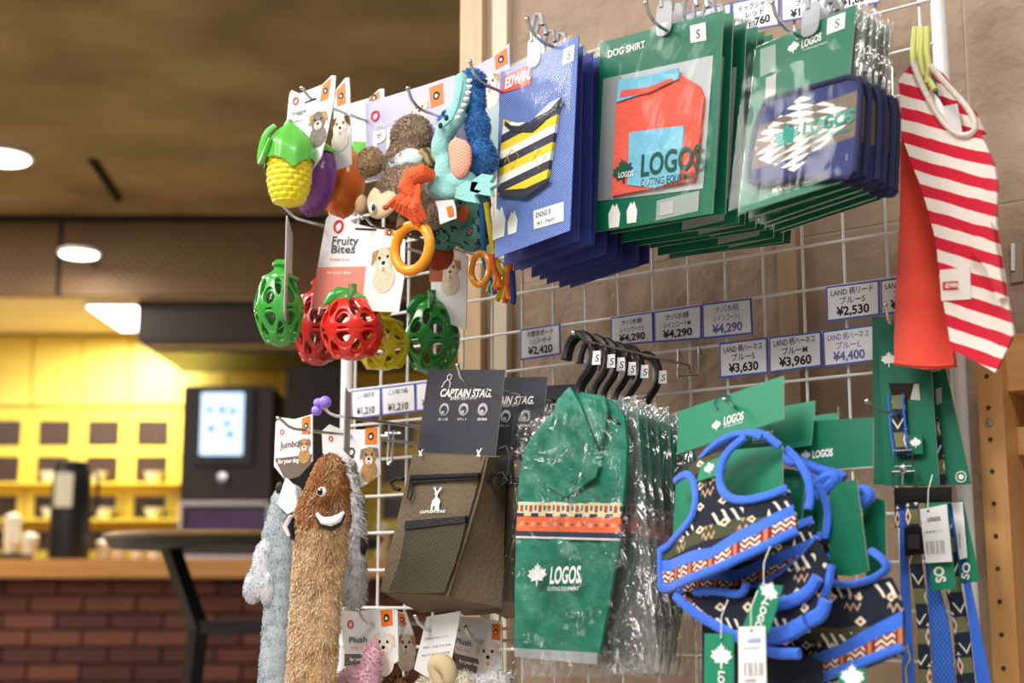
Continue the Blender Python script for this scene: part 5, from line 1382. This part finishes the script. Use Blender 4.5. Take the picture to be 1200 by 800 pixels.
# eggplant
p = Flat(400, 96, .235)
T = p.thing('eggplant_toy', 'purple eggplant chew toy between the corn and the carrot', 'dog toy', 'vegetable chew toys')
toycard(p, T, [(485, 620), (490, 215), (510, 200), (595, 90), (632, 86), (640, 240), (648, 660), (660, 900), (500, 960)], [(512, 215), (595, 125), (604, 330), (522, 362)], None, (553, 540, .02, 4, 3), crop=KV)
a = p.c(371, 213, -.012)
bump = lambda d: 1 + .05 * (math.sin(d.z * 26) * math.sin(math.atan2(d.y, d.x) * 9))
MB().ell((a[0], -.012, a[2]), (.0245, .0225, .043), Matrix.Rotation(R(15), 3, 'Y'), 36, 32, fn=bump).build('fruit', m_egg, T)
MB().lathe([(.0185, 0), (.017, .006), (.01, .012), (.005, .016), (.004, .026), (.0005, .027)], 20, (a[0] + .006, -.014, a[2] + .034)).build('calyx', m_cornG, T)
# carrot
p = Flat(430, 110, .165)
T = p.thing('carrot_toy', 'orange carrot chew toy beside the monkey plush', 'dog toy', 'vegetable chew toys')
toycard(p, T, [(645, 330), (820, 280), (915, 195), (960, 190), (965, 960), (655, 960)], [(820, 285), (918, 210), (922, 300), (815, 312)], None, None, [('━━', (690, 392), (760, 392), 6, m_cardback, 0)], lower=([(665, 680), (790, 690), (790, 900), (665, 900)], m_cornG), crop=KV)
a = p.c(409, 223, -.02)
MB().ell((a[0], -.03, a[2]), (.026, .026, .044), Matrix.Rotation(R(12), 3, 'Y'), 32, 28, fn=lambda d: (1 + .03 * math.sin(d.z * 24) * math.sin(math.atan2(d.y, d.x) * 8)) * (1.0 + .12 * d.z)).build('root', m_carrot, T)
MB().lathe([(.012, 0), (.009, .006), (.004, .02), (.0005, .022)], 16, (a[0] + .008, -.03, a[2] + .036)).build('leaf_top', m_cornG, T)
hook((354, 103), .31, 'hook tip sticking out of the vegetable toy cards', lift=.012)

# --- hollow fruit balls
def cage(rx, rz, mat, rows_=((.8, 7), (.06, 7), (-.74, 7)), top=.97, bot=-.98, inset=.0042, th=.007):
    bm = bmesh.new(); rings = []
    lat = [(top, 7)] + list(rows_) + [(bot, 7)]
    for i, (s, n) in enumerate(lat):
        c = math.sqrt(max(0, 1 - s * s)); rings.append([bm.verts.new((rx * c * math.cos(2 * math.pi * (j + .5 * (i % 2)) / n), rx * c * math.sin(2 * math.pi * (j + .5 * (i % 2)) / n), rz * s)) for j in range(n)])
    holes = []
    for i in range(len(rings) - 1):
        A, B_ = rings[i], rings[i + 1]; n = len(A)
        for j in range(n):
            k = (j + 1) % n
            fs = [(A[j], B_[j], A[k]), (A[k], B_[j], B_[k])] if i % 2 == 0 else [(A[j], B_[j], B_[k]), (A[j], B_[k], A[k])]
            if i % 2 == 0: fs = [(A[j], B_[j], A[k]), (A[k], B_[j], B_[k])]
            for f_ in fs:
                q = bm.faces.new(f_)
                if 0 < i < len(rings) - 2: holes.append(q)
    bm.faces.new(rings[0]); bm.faces.new(rings[-1][::-1])
    bmesh.ops.inset_individual(bm, faces=holes, thickness=inset); bmesh.ops.inset_individual(bm, faces=holes, thickness=.0012)
    bmesh.ops.delete(bm, geom=holes, context='FACES')
    bmesh.ops.recalc_face_normals(bm, faces=bm.faces)
    me = bpy.data.meshes.new('cage'); bm.to_mesh(me); bm.free(); me.materials.append(mat)
    return applied(me, [('SOLIDIFY', dict(thickness=th, offset=-1)), ('SUBSURF', dict(levels=2, render_levels=2))], 'lattice_ball')
m_fr = {k: rub('fruit_' + k, c) for k, c in (('green', '#3a9a38'), ('red', '#d8261c'), ('darkred', '#b51f1e'), ('yellow', '#e0cf1c'), ('deepgreen', '#1f8a30'))}
def ball(name, label, px, py, d, hw, hh, col, cap, card=None, leafy=True, yaw=0):
    p = Flat(px, py - hh - 18, d); u = p.k
    T = p.thing(name, label, 'dog toy', 'hollow fruit chew balls')
    a = p.c(px, py)
    rx, rz = hw * u, hh * u
    o = link('lattice_ball', cage(rx, rz, m_fr[col]), T, (a[0], 0, a[2])); o.rotation_euler = (R(8), 0, R(yaw))
    mb = MB().lathe([(rx * .6, rz * .7), (rx * .68, rz * .74), (rx * .66, rz * .8), (rx * .42, rz * .9), (.009, rz * .98), (.0065, rz * 1.06), (.0095, rz * 1.12), (.0095, rz * 1.18), (.006, rz * 1.26), (.0005, rz * 1.28)], 24, (a[0], 0, a[2])) if not leafy else MB().lathe([(rx * .52, rz * .78), (rx * .5, rz * .86), (rx * .34, rz * .97), (.006, rz * 1.04), (.0055, rz * 1.2), (.0065, rz * 1.28), (.0005, rz * 1.3)], 24, (a[0], 0, a[2]))
    cp = mb.build('cap', cap, T)
    if leafy:
        for k in range(5):
            an = 2 * math.pi * k / 5 + .3
            MB().tube([(a[0] + rx * q * math.cos(an), rx * q * math.sin(an), a[2] + rz * z_) for q, z_ in ((.1, 1.06), (.35, 1.0), (.6, .86), (.82, .66))], [.004, .009, .008, .002], 8, flat=.4).build('cap_leaf', cap, cp)
    if leafy and card is fruity:
        for s in (-1, 1): MB().tube([(a[0] + s * rx * .82, -rx * .55, a[2] + rz * .42), (a[0] + s * rx * .7, -rx * .62, a[2] + rz * .6)], .0011, 6).build('clear_tie', m_print, T)
    if card: card(p, T)
    return T
def edge_card(p, T):
    c = MB().poly(rrect(-.05, .05, -.085, .035, .006), 0, .0014, 0, 1).build('header_card', [m_card, m_cardback], T); c.rotation_euler = (0, 0, R(-47)); c.location = (.012, .004, 0)
ball('pear_toy', 'light green hollow pear ball hanging lowest at the far left', 327, 362, .29, 32, 46, 'green', m_fr['green'], edge_card, False, 10)
hook((331, 240), .31, 'hook tip at the far left above the green pear ball', lift=.012)
ball('apple_toy', 'dark red hollow apple ball half hidden between pear and strawberry', 372, 384, .17, 32, 46, 'darkred', m_fr['darkred'], None, False, 30)
def fruity(p, T):
    c = toycard(p, T, [(408, 60), (425, 38), (520, 78), (640, 104), (700, 108), (745, 150), (742, 300), (718, 458), (600, 452), (345, 440), (372, 260)], [(660, 100), (698, 106), (697, 132), (660, 130)], (462, 92, .007), (655, 236, .0235, 0, 1),
        [('Fruity', (434, 154), (545, 154), 36, m_grink, .012), ('Bites', (430, 190), (532, 190), 32, m_grink, .012), ('treat toy', (424, 230), (508, 232), 12, m_pinkp, .01), ('for your dog', (412, 288), (510, 290), 12, m_print, .02)],
        lower=([(370, 266), (578, 262), (560, 445), (345, 438)], m_pinkp), slot=[(532, 98), (624, 102), (622, 110), (532, 106)], crop=KF)
ball('strawberry_toy', 'glossy red hollow strawberry ball under a card with a fluffy dog', 413, 384, .25, 41, 40, 'red', m_fr['green'], fruity, True, 12)
ball('lemon_toy', 'yellow hollow ball half hidden behind the red strawberry', 449, 403, .165, 35, 32, 'yellow', m_fr['yellow'], None, False, 20)
def dogcard(p, T): toycard(p, T, [(505, 262), (530, 285), (548, 300), (546, 386), (505, 372)], None, None, (528, 316, .02, 0, 1), lower=([(505, 262), (525, 282), (518, 330), (503, 330)], M('rust_print', '#a84a2a', .6)))
ball('green_apple_toy', 'dark green hollow ball, last of the row beside the price tags', 506, 396, .09, 36, 44, 'deepgreen', m_fr['deepgreen'], dogcard, True, 40)
hook((424, 255), .27, 'hook carrying the hollow fruit balls', lift=.006)

# --- monkey plush
KM = (410, 80, 4.21)
p = Flat(480, 110, .2)
T = p.thing('monkey_plush', 'brown monkey plush with orange rope and orange ring, hanging head down', 'plush toy', 'plush toys on the left hooks')
m_lil = M('lilac_card', '#c3bfe0', .5)
toycard(p, T, [(428, 121), (500, 99), (533, 88), (535, 190), (430, 212)], [(503, 103), (519, 97), (520, 121), (505, 127)], (440, 136, .006), (492, 128, .017, 1, 3), [('plush', (440, 148), (463, 141), 7, m_print, 0), ('Play', (437, 168), (488, 156), 24, m_print, .03)], m_lil)
u = p.k
E3 = lambda px, py, rx, rz, off, ry=None: (p.c(px, py, off), (rx * u, (ry or min(rx, rz) * .8) * u, rz * u))
m_mk = [M('monkey_fur_%d' % i, c, .9) for i, c in enumerate(('#a08a76', '#b09b87', '#c0ac98'))]
bd = blob([E3(482, 157, 27, 22, -.02), E3(478, 225, 44, 32, -.03), E3(475, 190, 26, 26, -.022), E3(505, 245, 20, 22, -.02)], m_mk[0], 'body')
link('body', bd, T); fur(bd, 14000, .007, .0006, m_mk, T, (0, 0, -.5), .8)
link('ear', blob([E3(424, 240, 9, 13, -.04)], M('ear_plush', '#b3936f', .9), 'ear'), T)
mar = blob([E3(434, 189, 18, 17, -.03)], M('tan_plush', '#a98f6c', .9), 'arm'); o_ = link('arm', mar, T); fur(mar, 2200, .005, .0006, [MATS['tan_plush'], M('tan_plush_light', '#bda581', .9)], T)
link('shirt_band', blob([E3(474, 190, 29, 16, -.031)], pmat('flower_cloth', f_flower, .9), 'shirt_band'), T)
link('striped_leg', blob([E3(503, 190, 18, 9, -.024), E3(498, 181, 12, 9, -.024)], pmat('tiger_cloth', f_tiger, .9), 'striped_leg'), T)
fc_ = link('face', blob([E3(439, 236, 12, 17, -.0535, 5), E3(456, 236, 15, 15, -.0545, 5), E3(447, 245, 20, 12, -.055, 6), E3(447, 238, 14, 12, -.0545, 5)], M('face_felt', '#d8c3a4', .9), 'face'), T)
MB().ell(p.c(437, 243, -.0625), (4.5 * u, .0025, 6.5 * u), None, 14, 10).build('eye_white', m_print, fc_)
MB().ell(p.c(437.5, 243, -.0648), (2.8 * u, .0015, 4.2 * u), None, 12, 8).build('pupil', M('navy_pupil', '#1d2a4d', .3), fc_)
MB().ell(p.c(452, 243, -.0665), (4 * u, .004, 3.2 * u), None, 12, 8).build('nose', M('nose_brown', '#b0623a', .8), fc_)
m_rope = M('orange_rope', '#ee6a3a', .85, var=(160, '#d9542a', .3), bump=(500, .4))
rp = MB().tube([p.c(508, 207, -.075), p.c(497, 203, -.085), p.c(484, 208, -.09), p.c(478, 220, -.092), p.c(486, 230, -.09)], [.006, .011, .0125, .012, .008], 10).build('rope_knot', m_rope, T)
rnd = random.Random(3)
for k in range(15):
    x0, y0 = 486 + rnd.uniform(-8, 6), 222 + rnd.uniform(-6, 6); x1, y1 = (462 + k * 2.6 if k > 4 else 455 + k * 4), 262 - abs(k - 11) * 1.9 + rnd.uniform(-2, 3)
    MB().tube([p.c(x0, y0, -.09), p.c((x0 + x1) / 2 - 3, (y0 + y1) / 2 + 1, -.097), p.c(x1, y1, -.088)], [.0035, .0042, .003], 7).build('rope_strand', m_rope, rp)
c0 = p.c(483, 290, -.082); MB().tube([(c0[0] + .0262 * math.cos(R(i * 12)), -.082, c0[2] + .0262 * math.sin(R(i * 12))) for i in range(30)], [.0058 + .0005 * (i % 2) for i in range(30)], 10, True).build('chew_ring', M('amber_rubber', '#f0981c', .35, coat=.2), T)
MB().tube([p.c(476, 252, -.05), p.c(474, 262, -.078), p.c(473, 270, -.082)], .009, 10).build('ring_loop', M('tiger2', '#5e4a30', .9), T)
hook((478, 103), .255, 'hook tip above the lilac card of the monkey plush', lift=.02)

# --- crocodile plush
p = Flat(560, 80, .212)
T = p.thing('crocodile_plush', 'blue and mint crocodile plush with open snout pointing up', 'plush toy', 'plush toys on the left hooks')
pc = Flat(560, 80, .165)
c_ = toycard(pc, T, [(503, 106), (545, 84), (586, 62), (597, 50), (599, 200), (560, 212), (503, 240)], [(580, 66), (594, 56), (595, 74), (581, 82)], (523, 108, .0055), (574, 98, .019, 0, 3), [('pl', (522, 118), (532, 114), 7, m_print, .02)], m_lil, lower=([(560, 132), (598, 112), (599, 200), (560, 212)], M('pale_aqua', '#b9cfd6', .6)))
c_.location = pc.o - p.o
u = p.k
m_cb = [M('croc_blue_%d' % i, c, .9) for i, c in enumerate(('#3a74b4', '#4a86c4', '#5a95d0'))]
m_mint = M('mint_plush', '#8ecbc9', .85, bump=(300, .25), sheen=.3)
bk_ = blob([E3(553, 98, 14, 18, -.03, 16), E3(557, 120, 11, 22, -.03, 12), E3(560, 150, 14, 22, -.03, 14), E3(563, 185, 18, 24, -.03, 18), E3(558, 208, 14, 14, -.03, 14), E3(527, 142, 14, 14, -.024, 12)], m_cb[0], 'back')
link('back', bk_, T); fur(bk_, 6500, .006, .0006, m_cb, T, (.1, 0, -.4))
sn = blob([E3(541, 96, 10, 12, -.045, 9), E3(541, 112, 11, 18, -.047, 10), E3(534, 135, 13, 18, -.047, 10), E3(523, 152, 14, 14, -.047, 12), E3(517, 172, 12, 20, -.047, 12), E3(522, 200, 14, 20, -.047, 12), E3(540, 213, 22, 13, -.047, 12), E3(512, 220, 14, 13, -.05, 13), E3(528, 226, 18, 10, -.047, 11)], m_mint, 'belly_skin')
bs = link('belly_skin', sn, T)
link('chest_patch', blob([E3(540, 186, 17, 24, -.0585, 6), E3(534, 174, 12, 14, -.0585, 5)], pmat('salmon_knit', f_knit, .9), 'chest_patch'), bs)
for k in range(7):
    q = p.c(534.5 + 8 * math.sin(k * .35) + k * 1.2, 138 - k * 7.2, -.062); MB().lathe([(.0028, 0), (.0022, .003), (.0005, .006)], 8, q, ax='x').build('tooth', m_print, bs)
MB().tube([p.c(x, y, -.0605) for x, y in ((521, 148), (530, 140), (537, 125), (541, 108), (543, 95))], .0007, 6).build('mouth_seam', M('seam_teal', '#4f8f92', .9), bs)
for x, y in ((516, 147), (523, 138)): MB().ell(p.c(x, y, -.062), (.003, .002, .0036), None, 10, 8).build('eye', m_ink, bs)
for px, py in ((548, 226), (566, 218)):
    cpoly(MB(), p.tr([(px - 12, py - 6), (px, py - 14), (px + 14, py - 12), (px + 9, py - 4), (px + 18, py - 2), (px + 9, py + 3), (px + 12, py + 12), (px - 2, py + 10), (px - 14, py + 6)], -.055), lambda x, z: -.057, .006, .004).build('foot', m_mint, bs)
lb = cpoly(MB(), p.tr([(511, 236), (532, 234), (536, 256), (517, 263)], -.055), lambda x, z: -.056 + .001 * math.sin(z * 200), .001, .004).build('care_tag', m_card, T)
MB().poly(p.tr([(524, 243), (530, 241), (532, 252), (526, 254)], -.057), -.0585, -.0575).build('tag_mark', m_orange_tab, lb)
hook((551, 72), .265, 'hook tip above the crocodile plush card', lift=.02)
# --- patched plush and rope toy behind
p = Flat(540, 235, .13)
T = p.thing('patched_plush', 'teal and navy patched plush half hidden below the crocodile', 'plush toy', 'plush toys on the left hooks')
u = p.k
pb = blob([E3(535, 255, 36, 26, -.01), E3(555, 275, 26, 20, -.008), E3(520, 275, 26, 20, -.01), E3(560, 240, 18, 16, -.006)], pmat('patch_cloth', f_patch, .9), 'body', smooth=4)
link('body', pb, T); fur(pb, 1800, .003, .0005, [pmat('patch_cloth', f_patch)], T)
link('rust_patch', blob([E3(542, 250, 12, 11, -.032, 5)], M('rust_felt', '#b9572f', .9), 'rust_patch'), T)
link('head', blob([E3(515, 300, 20, 18, -.002)], M('rust_plush', '#a8431f', .9, bump=(200, .5)), 'head'), T)
p = Flat(575, 240, .15)
T = p.thing('rope_toy', 'blue, yellow and orange rope tug toy with frayed knots and ring', 'dog toy')
u = p.k
ropes = (('blue_strand', '#2d5f9c', [(564, 238), (566, 270), (567, 300), (573, 325), (577, 342)]), ('yellow_strand', '#dfc934', [(570, 238), (574, 265), (578, 290), (583, 312), (590, 322)]), ('orange_strand', '#ee6a2a', [(577, 298), (579, 315), (585, 326), (581, 340)]),
         ('yellow_strand', '#dfc934', [(594, 305), (593, 325), (588, 342), (582, 352)]), ('orange_strand', '#ee6a2a', [(598, 305), (597, 325), (594, 340), (592, 355)]), ('blue_strand', '#2b3f8c', [(600, 318), (601, 335), (602, 350), (600, 356)]))
for i, (nm, col, pts) in enumerate(ropes):
    MB().tube([p.c(x, y, -.004 * (i % 3)) for x, y in smooth_loop(pts, 2, False)], .0036, 8).build(nm, M('rope_' + col[1:], col, .85, bump=(500, .4)), T)
for (x, y), m in (((576, 330), 'rope_2d5f9c'), ((583, 322), 'rope_ee6a2a'), ((594, 336), 'rope_ee6a2a')):
    for k in range(6): MB().tube([p.c(x, y, -.008), p.c(x + (k - 2.5) * 2.2, y + 10 + rnd.uniform(0, 5), -.01)], [.003, .0018], 6).build('fray', MATS[m if k % 3 else 'rope_dfc934'], T)
c0 = p.c(563, 315, -.002); MB().tube([(c0[0] + .0145 * math.cos(i * .42), -.002, c0[2] + .019 * math.sin(i * .42)) for i in range(15)], .0042, 8, True).build('chew_ring', MATS['amber_rubber'], T)

# --- long flat plushes lower left
KG = (270, 540, 3.077)
p = Flat(345, 492, .25)
T = p.thing('grey_plush', 'pale grey long plush with floppy ears below a white card', 'plush toy', 'long plushes on the lower left hooks')
toycard(p, T, [(323, 494), (330, 489), (345, 491), (356, 488), (366, 485), (366, 540), (350, 558), (334, 562), (321, 546)], [(354, 490), (364, 487), (364, 508), (354, 509)], (331, 506, .003), (357, 522, .013, 2, 0), [('Jumbo', (328, 522), (350, 519), 8, m_grink, .01), ('for your dog', (326, 541), (350, 539), 5, m_print, .03)], lower=([(322, 537), (366, 532), (364, 544), (350, 558), (334, 562)], M('taupe_print', '#6d5f57', .6)))
u = p.k
m_gr = [M('grey_fur_%d' % i, c, .9) for i, c in enumerate(('#a7b1b9', '#bac3ca', '#c9d0d6'))]
gb = blob([E3(*q) for q in chain([(338, 590, 24, 24, -.01, 16), (328, 630, 26, 26, -.01, 16), (329, 690, 23, 26, -.008, 15), (326, 745, 23, 26, -.008, 15), (322, 800, 24, 26, -.008, 15)])], m_gr[0], 'body')
link('body', gb, T); fur(gb, 14000, .0038, .0005, m_gr, T, (0, 0, -.6), .8)
er = blob([E3(306, 668, 13, 34, -.022, 9), E3(296, 688, 12, 20, -.022, 9), E3(315, 690, 10, 20, -.022, 9), E3(318, 640, 12, 22, -.018, 9)], M('pale_grey_plush', '#c9ccd4', .9), 'ear'); e_ = link('ear', er, T); fur(er, 2600, .004, .0006, [MATS['pale_grey_plush'], m_gr[2]], T)
cpoly(MB(), p.tr([(326, 590), (336, 560), (346, 570), (350, 596), (338, 602)], -.028), lambda x, z: -.03, .003, .004).build('white_patch', m_print, T)
MB().ell(p.c(328, 572, -.022), (.006, .004, .008)).build('dark_patch', m_ink, T)
hook((326, 490), .3, 'hook tip on the card of the grey plush', lift=.01)
p = Flat(408, 470, .255)
T = p.thing('mammoth_plush', 'long ginger furry plush with white tusks and round eyes', 'plush toy', 'long plushes on the lower left hooks')
c = MB().poly(rrect(-.035, .035, -.06, .012, .004), 0, .0014, 0, 1).build('header_card', [m_card, m_cardback], T); c.rotation_euler = (0, 0, R(-50)); c.location = (-.002, 0, 0)
MB().poly([(.014, .008), (.03, .008), (.03, -.014), (.014, -.014)], -.0006, 0).build('orange_tab', m_orange_tab, c)
u = p.k
m_gi = [M('ginger_fur_%d' % i, c, .9) for i, c in enumerate(('#b67c4c', '#ccaa82', '#dcc3a2'))]
gb = blob([E3(*q) for q in chain([(386, 552, 20, 20, -.03, 12), (383, 575, 30, 26, -.03, 15), (377, 606, 42, 26, -.03, 17), (375, 650, 40, 28, -.03, 16), (370, 700, 38, 28, -.03, 15), (367, 750, 37, 28, -.03, 15), (364, 805, 37, 28, -.03, 15)])], m_gi[1], 'body')
link('body', gb, T)
hd_z = p.c(380, 620)[2]
fur(gb, 14000, .0075, .0006, [m_gi[0], m_gi[0], m_gi[1]], T, (0, 0, -.9), .8, name='head_fur', keep=lambda q: q.z > hd_z)
fur(gb, 26000, .0065, .0006, [m_gi[1], m_gi[2], m_gi[2]], T, (.1, 0, -.9), .8, keep=lambda q: q.z <= hd_z + .02)
fe = p.c(377, 576, -.056)
ey = MB().ell(fe, (7 * u, .004, 5.5 * u), None, 16, 10).build('eye', m_print, T)
MB().ell((fe[0] + .0005, fe[1] - .003, fe[2]), (4.3 * u, .0025, 4.3 * u), None, 14, 8).build('pupil', M('pupil_black', '#15171f', .2), ey)
MB().ell((fe[0] + .002, fe[1] - .0053, fe[2] + .002), (1.3 * u, .0006, 1.3 * u), None, 8, 6).build('glint', m_print, ey)
tk_ = [(371, 602), (378, 610), (388, 611), (397, 607), (403, 600)]
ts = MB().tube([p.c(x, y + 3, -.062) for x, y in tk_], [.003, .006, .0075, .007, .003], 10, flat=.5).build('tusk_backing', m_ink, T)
MB().tube([p.c(x, y, -.066) for x, y in tk_], [.0018, .0042, .0052, .0048, .0015], 10, flat=.6).build('tusk', M('tusk_white', '#eceaf0', .7), T)
MB().tube([p.c(x, y, -.05) for x, y in ((339, 628), (336, 617), (341, 604))], [.003, .0065, .003], 8, flat=.5).build('tusk', MATS['tusk_white'], T)
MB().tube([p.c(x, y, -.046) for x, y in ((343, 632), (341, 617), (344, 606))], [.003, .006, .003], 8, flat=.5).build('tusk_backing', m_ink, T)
hook((374, 472), .3, 'bent hook with a purple bead below the left toys', lift=.012)
p = Flat(432, 500, .18)
T = p.thing('white_grey_plush', 'long white and grey plush behind the ginger one', 'plush toy', 'long plushes on the lower left hooks')
toycard(p, T, [(377, 505), (386, 497), (400, 503), (426, 503), (445, 500), (446, 556), (425, 570), (400, 560), (378, 530)], [(428, 502), (442, 501), (442, 520), (428, 521)], (388, 514, .003), (433, 535, .0185, 2, 0), [('Q', (407, 530), (416, 530), 10, m_ink, .02)])
u = p.k
wb = blob([E3(*q) for q in chain([(405, 556, 12, 22, -.02, 12), (411, 590, 17, 22, -.02, 12), (414, 640, 16, 24, -.02, 12), (414, 690, 16, 24, -.02, 12)])], M('white_plush', '#d9dadc', .9), 'body')
m_wf = [M('white_fur_%d' % i, c, .9) for i, c in enumerate(('#e0dfdf', '#cfd0d2', '#a0958b'))]
link('body', wb, T); fur(wb, 6500, .007, .0006, m_wf, T, (0, 0, -.6))
MB().tube([p.c(424, 630, -.02), p.c(427, 640, -.022), p.c(425, 650, -.02)], [.002, .005, .002], 8).build('claw_patch', m_ink, T)
# purple bead cap on a hook end
bd_ = thing('bead_cap', 'small purple bead cluster on a bare hook end', 'bead', P(374, 472, .3)); m_bead = M('purple_bead', '#9a7cf0', .4)
for x, y, r in ((373, 472, .0055), (381, 471, .007), (371, 481, .006)):
    q = P(x, y, .305) - bd_.location; MB().ell(q, (r, r, r), None, 16, 12).build('bead', m_bead, bd_)

# --- small plushes along the bottom
K8b = (380, 680, 5.0)
m_taupe = M('taupe_print', '#6d5f57', .6)
def bottom(label, x0, d, out, tab, dog, words, lower, name, body, furm, furn=3000, ringp=None, fl=.006):
    p = Flat(x0, 715, d); T = p.thing(name, label, 'plush toy', 'small plushes along the bottom')
    toycard(p, T, out, tab, ringp, dog, words, lower=lower, crop=K8b)
    if body:
        global u
        u = p.k
        me = blob([(p.c(x, y, o), (rx * u, ry * u, rz * u)) for x, y, rx, rz, ry, o in body], furm[0], 'body'); link('body', me, T); fur(me, furn, fl, .0006, furm, T, (0, 0, .1))
    return p, T
m_pk = [M('pink_fur_%d' % i, c, .9) for i, c in enumerate(('#d9aebc', '#e6c3cd'))]
p_, T_ = bottom('pink plush with a long neck under a white printed card', 430, .22, [(85, 165), (130, 178), (180, 180), (320, 165), (395, 165), (430, 175), (434, 470), (390, 500), (345, 525), (250, 480), (120, 430)], [(328, 172), (398, 168), (402, 262), (338, 272)], (350, 375, .0215, 1, 3),
       [('Plush', (145, 350), (250, 345), 34, m_grink, .012), ('fluffy toy', (152, 394), (240, 390), 16, m_pinkp, .01), ('for your', (150, 462), (225, 462), 20, m_print, .03)], ([(120, 430), (345, 430), (345, 525), (250, 520), (118, 500)], m_taupe), 'pink_plush',
       [(436, 775, 12, 24, 10, -.02), (415, 800, 26, 18, 14, -.02), (430, 798, 18, 20, 12, -.02)], m_pk, 3500, (155, 256, .004))
bottom('plush behind the pink one, its card half hidden', 470, .17, [(425, 182), (480, 190), (520, 300), (535, 430), (480, 560), (440, 470)], [(428, 190), (470, 192), (482, 262), (448, 270)], (482, 375, .0185, 0, 1), [], ([(440, 450), (525, 440), (480, 560)], m_taupe), 'ginger_plush',
       [(462, 806, 20, 14, 12, -.02)], [m_gi[0], m_ink], 1200)
m_cr = [M('cream_fur_%d' % i, c, .9) for i, c in enumerate(('#cfc7b5', '#e0dacb'))]
p_, T_ = bottom('cream horned plush under a turned card with fine print', 500, .2, [(600, 212), (800, 178), (772, 330), (745, 470), (640, 590), (525, 520)], None, None, [('注意事項 素材 綿 ポリエステル', (585, 345), (735, 325), 9, m_grink, 0), ('取扱い 洗濯 不可 日本', (580, 395), (740, 375), 9, m_grink, 0), ('輸入元 販売元 東京都', (572, 440), (735, 420), 9, m_grink, 0)], None, 'horned_plush',
       [(505, 806, 24, 12, 12, -.02), (535, 800, 22, 12, 12, -.02)], m_cr, 1800)
hn = smooth_loop([(528, 800), (527, 785), (519, 776), (511, 778), (513, 790), (519, 804)], 2, False)
MB().tube([p_.c(x, y, -.03) for x, y in hn], [.006 + .005 * math.sin(math.pi * i / (len(hn) - 1)) for i in range(len(hn))], 10).build('horn', M('horn_felt', '#c2b08c', .9), T_)
bottom('white plush under the rightmost printed card beside the raincoats', 560, .15, [(790, 210), (900, 215), (1040, 240), (1045, 560), (900, 580), (770, 520), (762, 380)], [(985, 252), (1032, 255), (1032, 352), (982, 345)], (962, 432, .0225, 1, 3),
       [('Plush', (770, 352), (862, 372), 34, m_grink, .012), ('fluffy toy', (768, 394), (850, 410), 16, m_pinkp, .01), ('for your dog', (790, 470), (905, 495), 20, m_print, .03)], ([(765, 425), (900, 460), (930, 580), (770, 560)], m_taupe), 'white_plush',
       [(560, 806, 28, 14, 14, -.02), (582, 800, 20, 14, 12, -.02), (545, 795, 10, 10, 8, -.02)], m_wf[:2], 2500)
for tp, d_, lb_ in (((420, 715), .245, 'hook tip on the card of the pink plush'), ((487, 722), .225, 'hook tip on the turned card below the pouch'), ((546, 735), .18, 'hook in the slot of the rightmost plush card')): hook(tp, d_, lb_, lift=.016)
# bare hooks clipped on the wires
for x, y in ((447, 500), (462, 497)):
    q = P(x, y, .01); o = thing('wire_hanger', 'bare steel loop clipped to the wires %s' % ('beside the small card' if x < 450 else 'left of the pouch card'), 'hook', q, None, 'bare loops on the wires')
    s = 1 if x > 450 else -1
    MB().tube([(0, -.01, 0), (0, -.012, -.05), (.004 * s, -.014, -.056), (.008 * s, -.012, -.05), (.008 * s, -.01, -.01)], .0015, 8).build('loop', m_steel, o)
    MB().tube([(-.01, -.006, -.012), (.018, -.006, -.014)], .0015, 8).build('crossbar', m_steel, o)
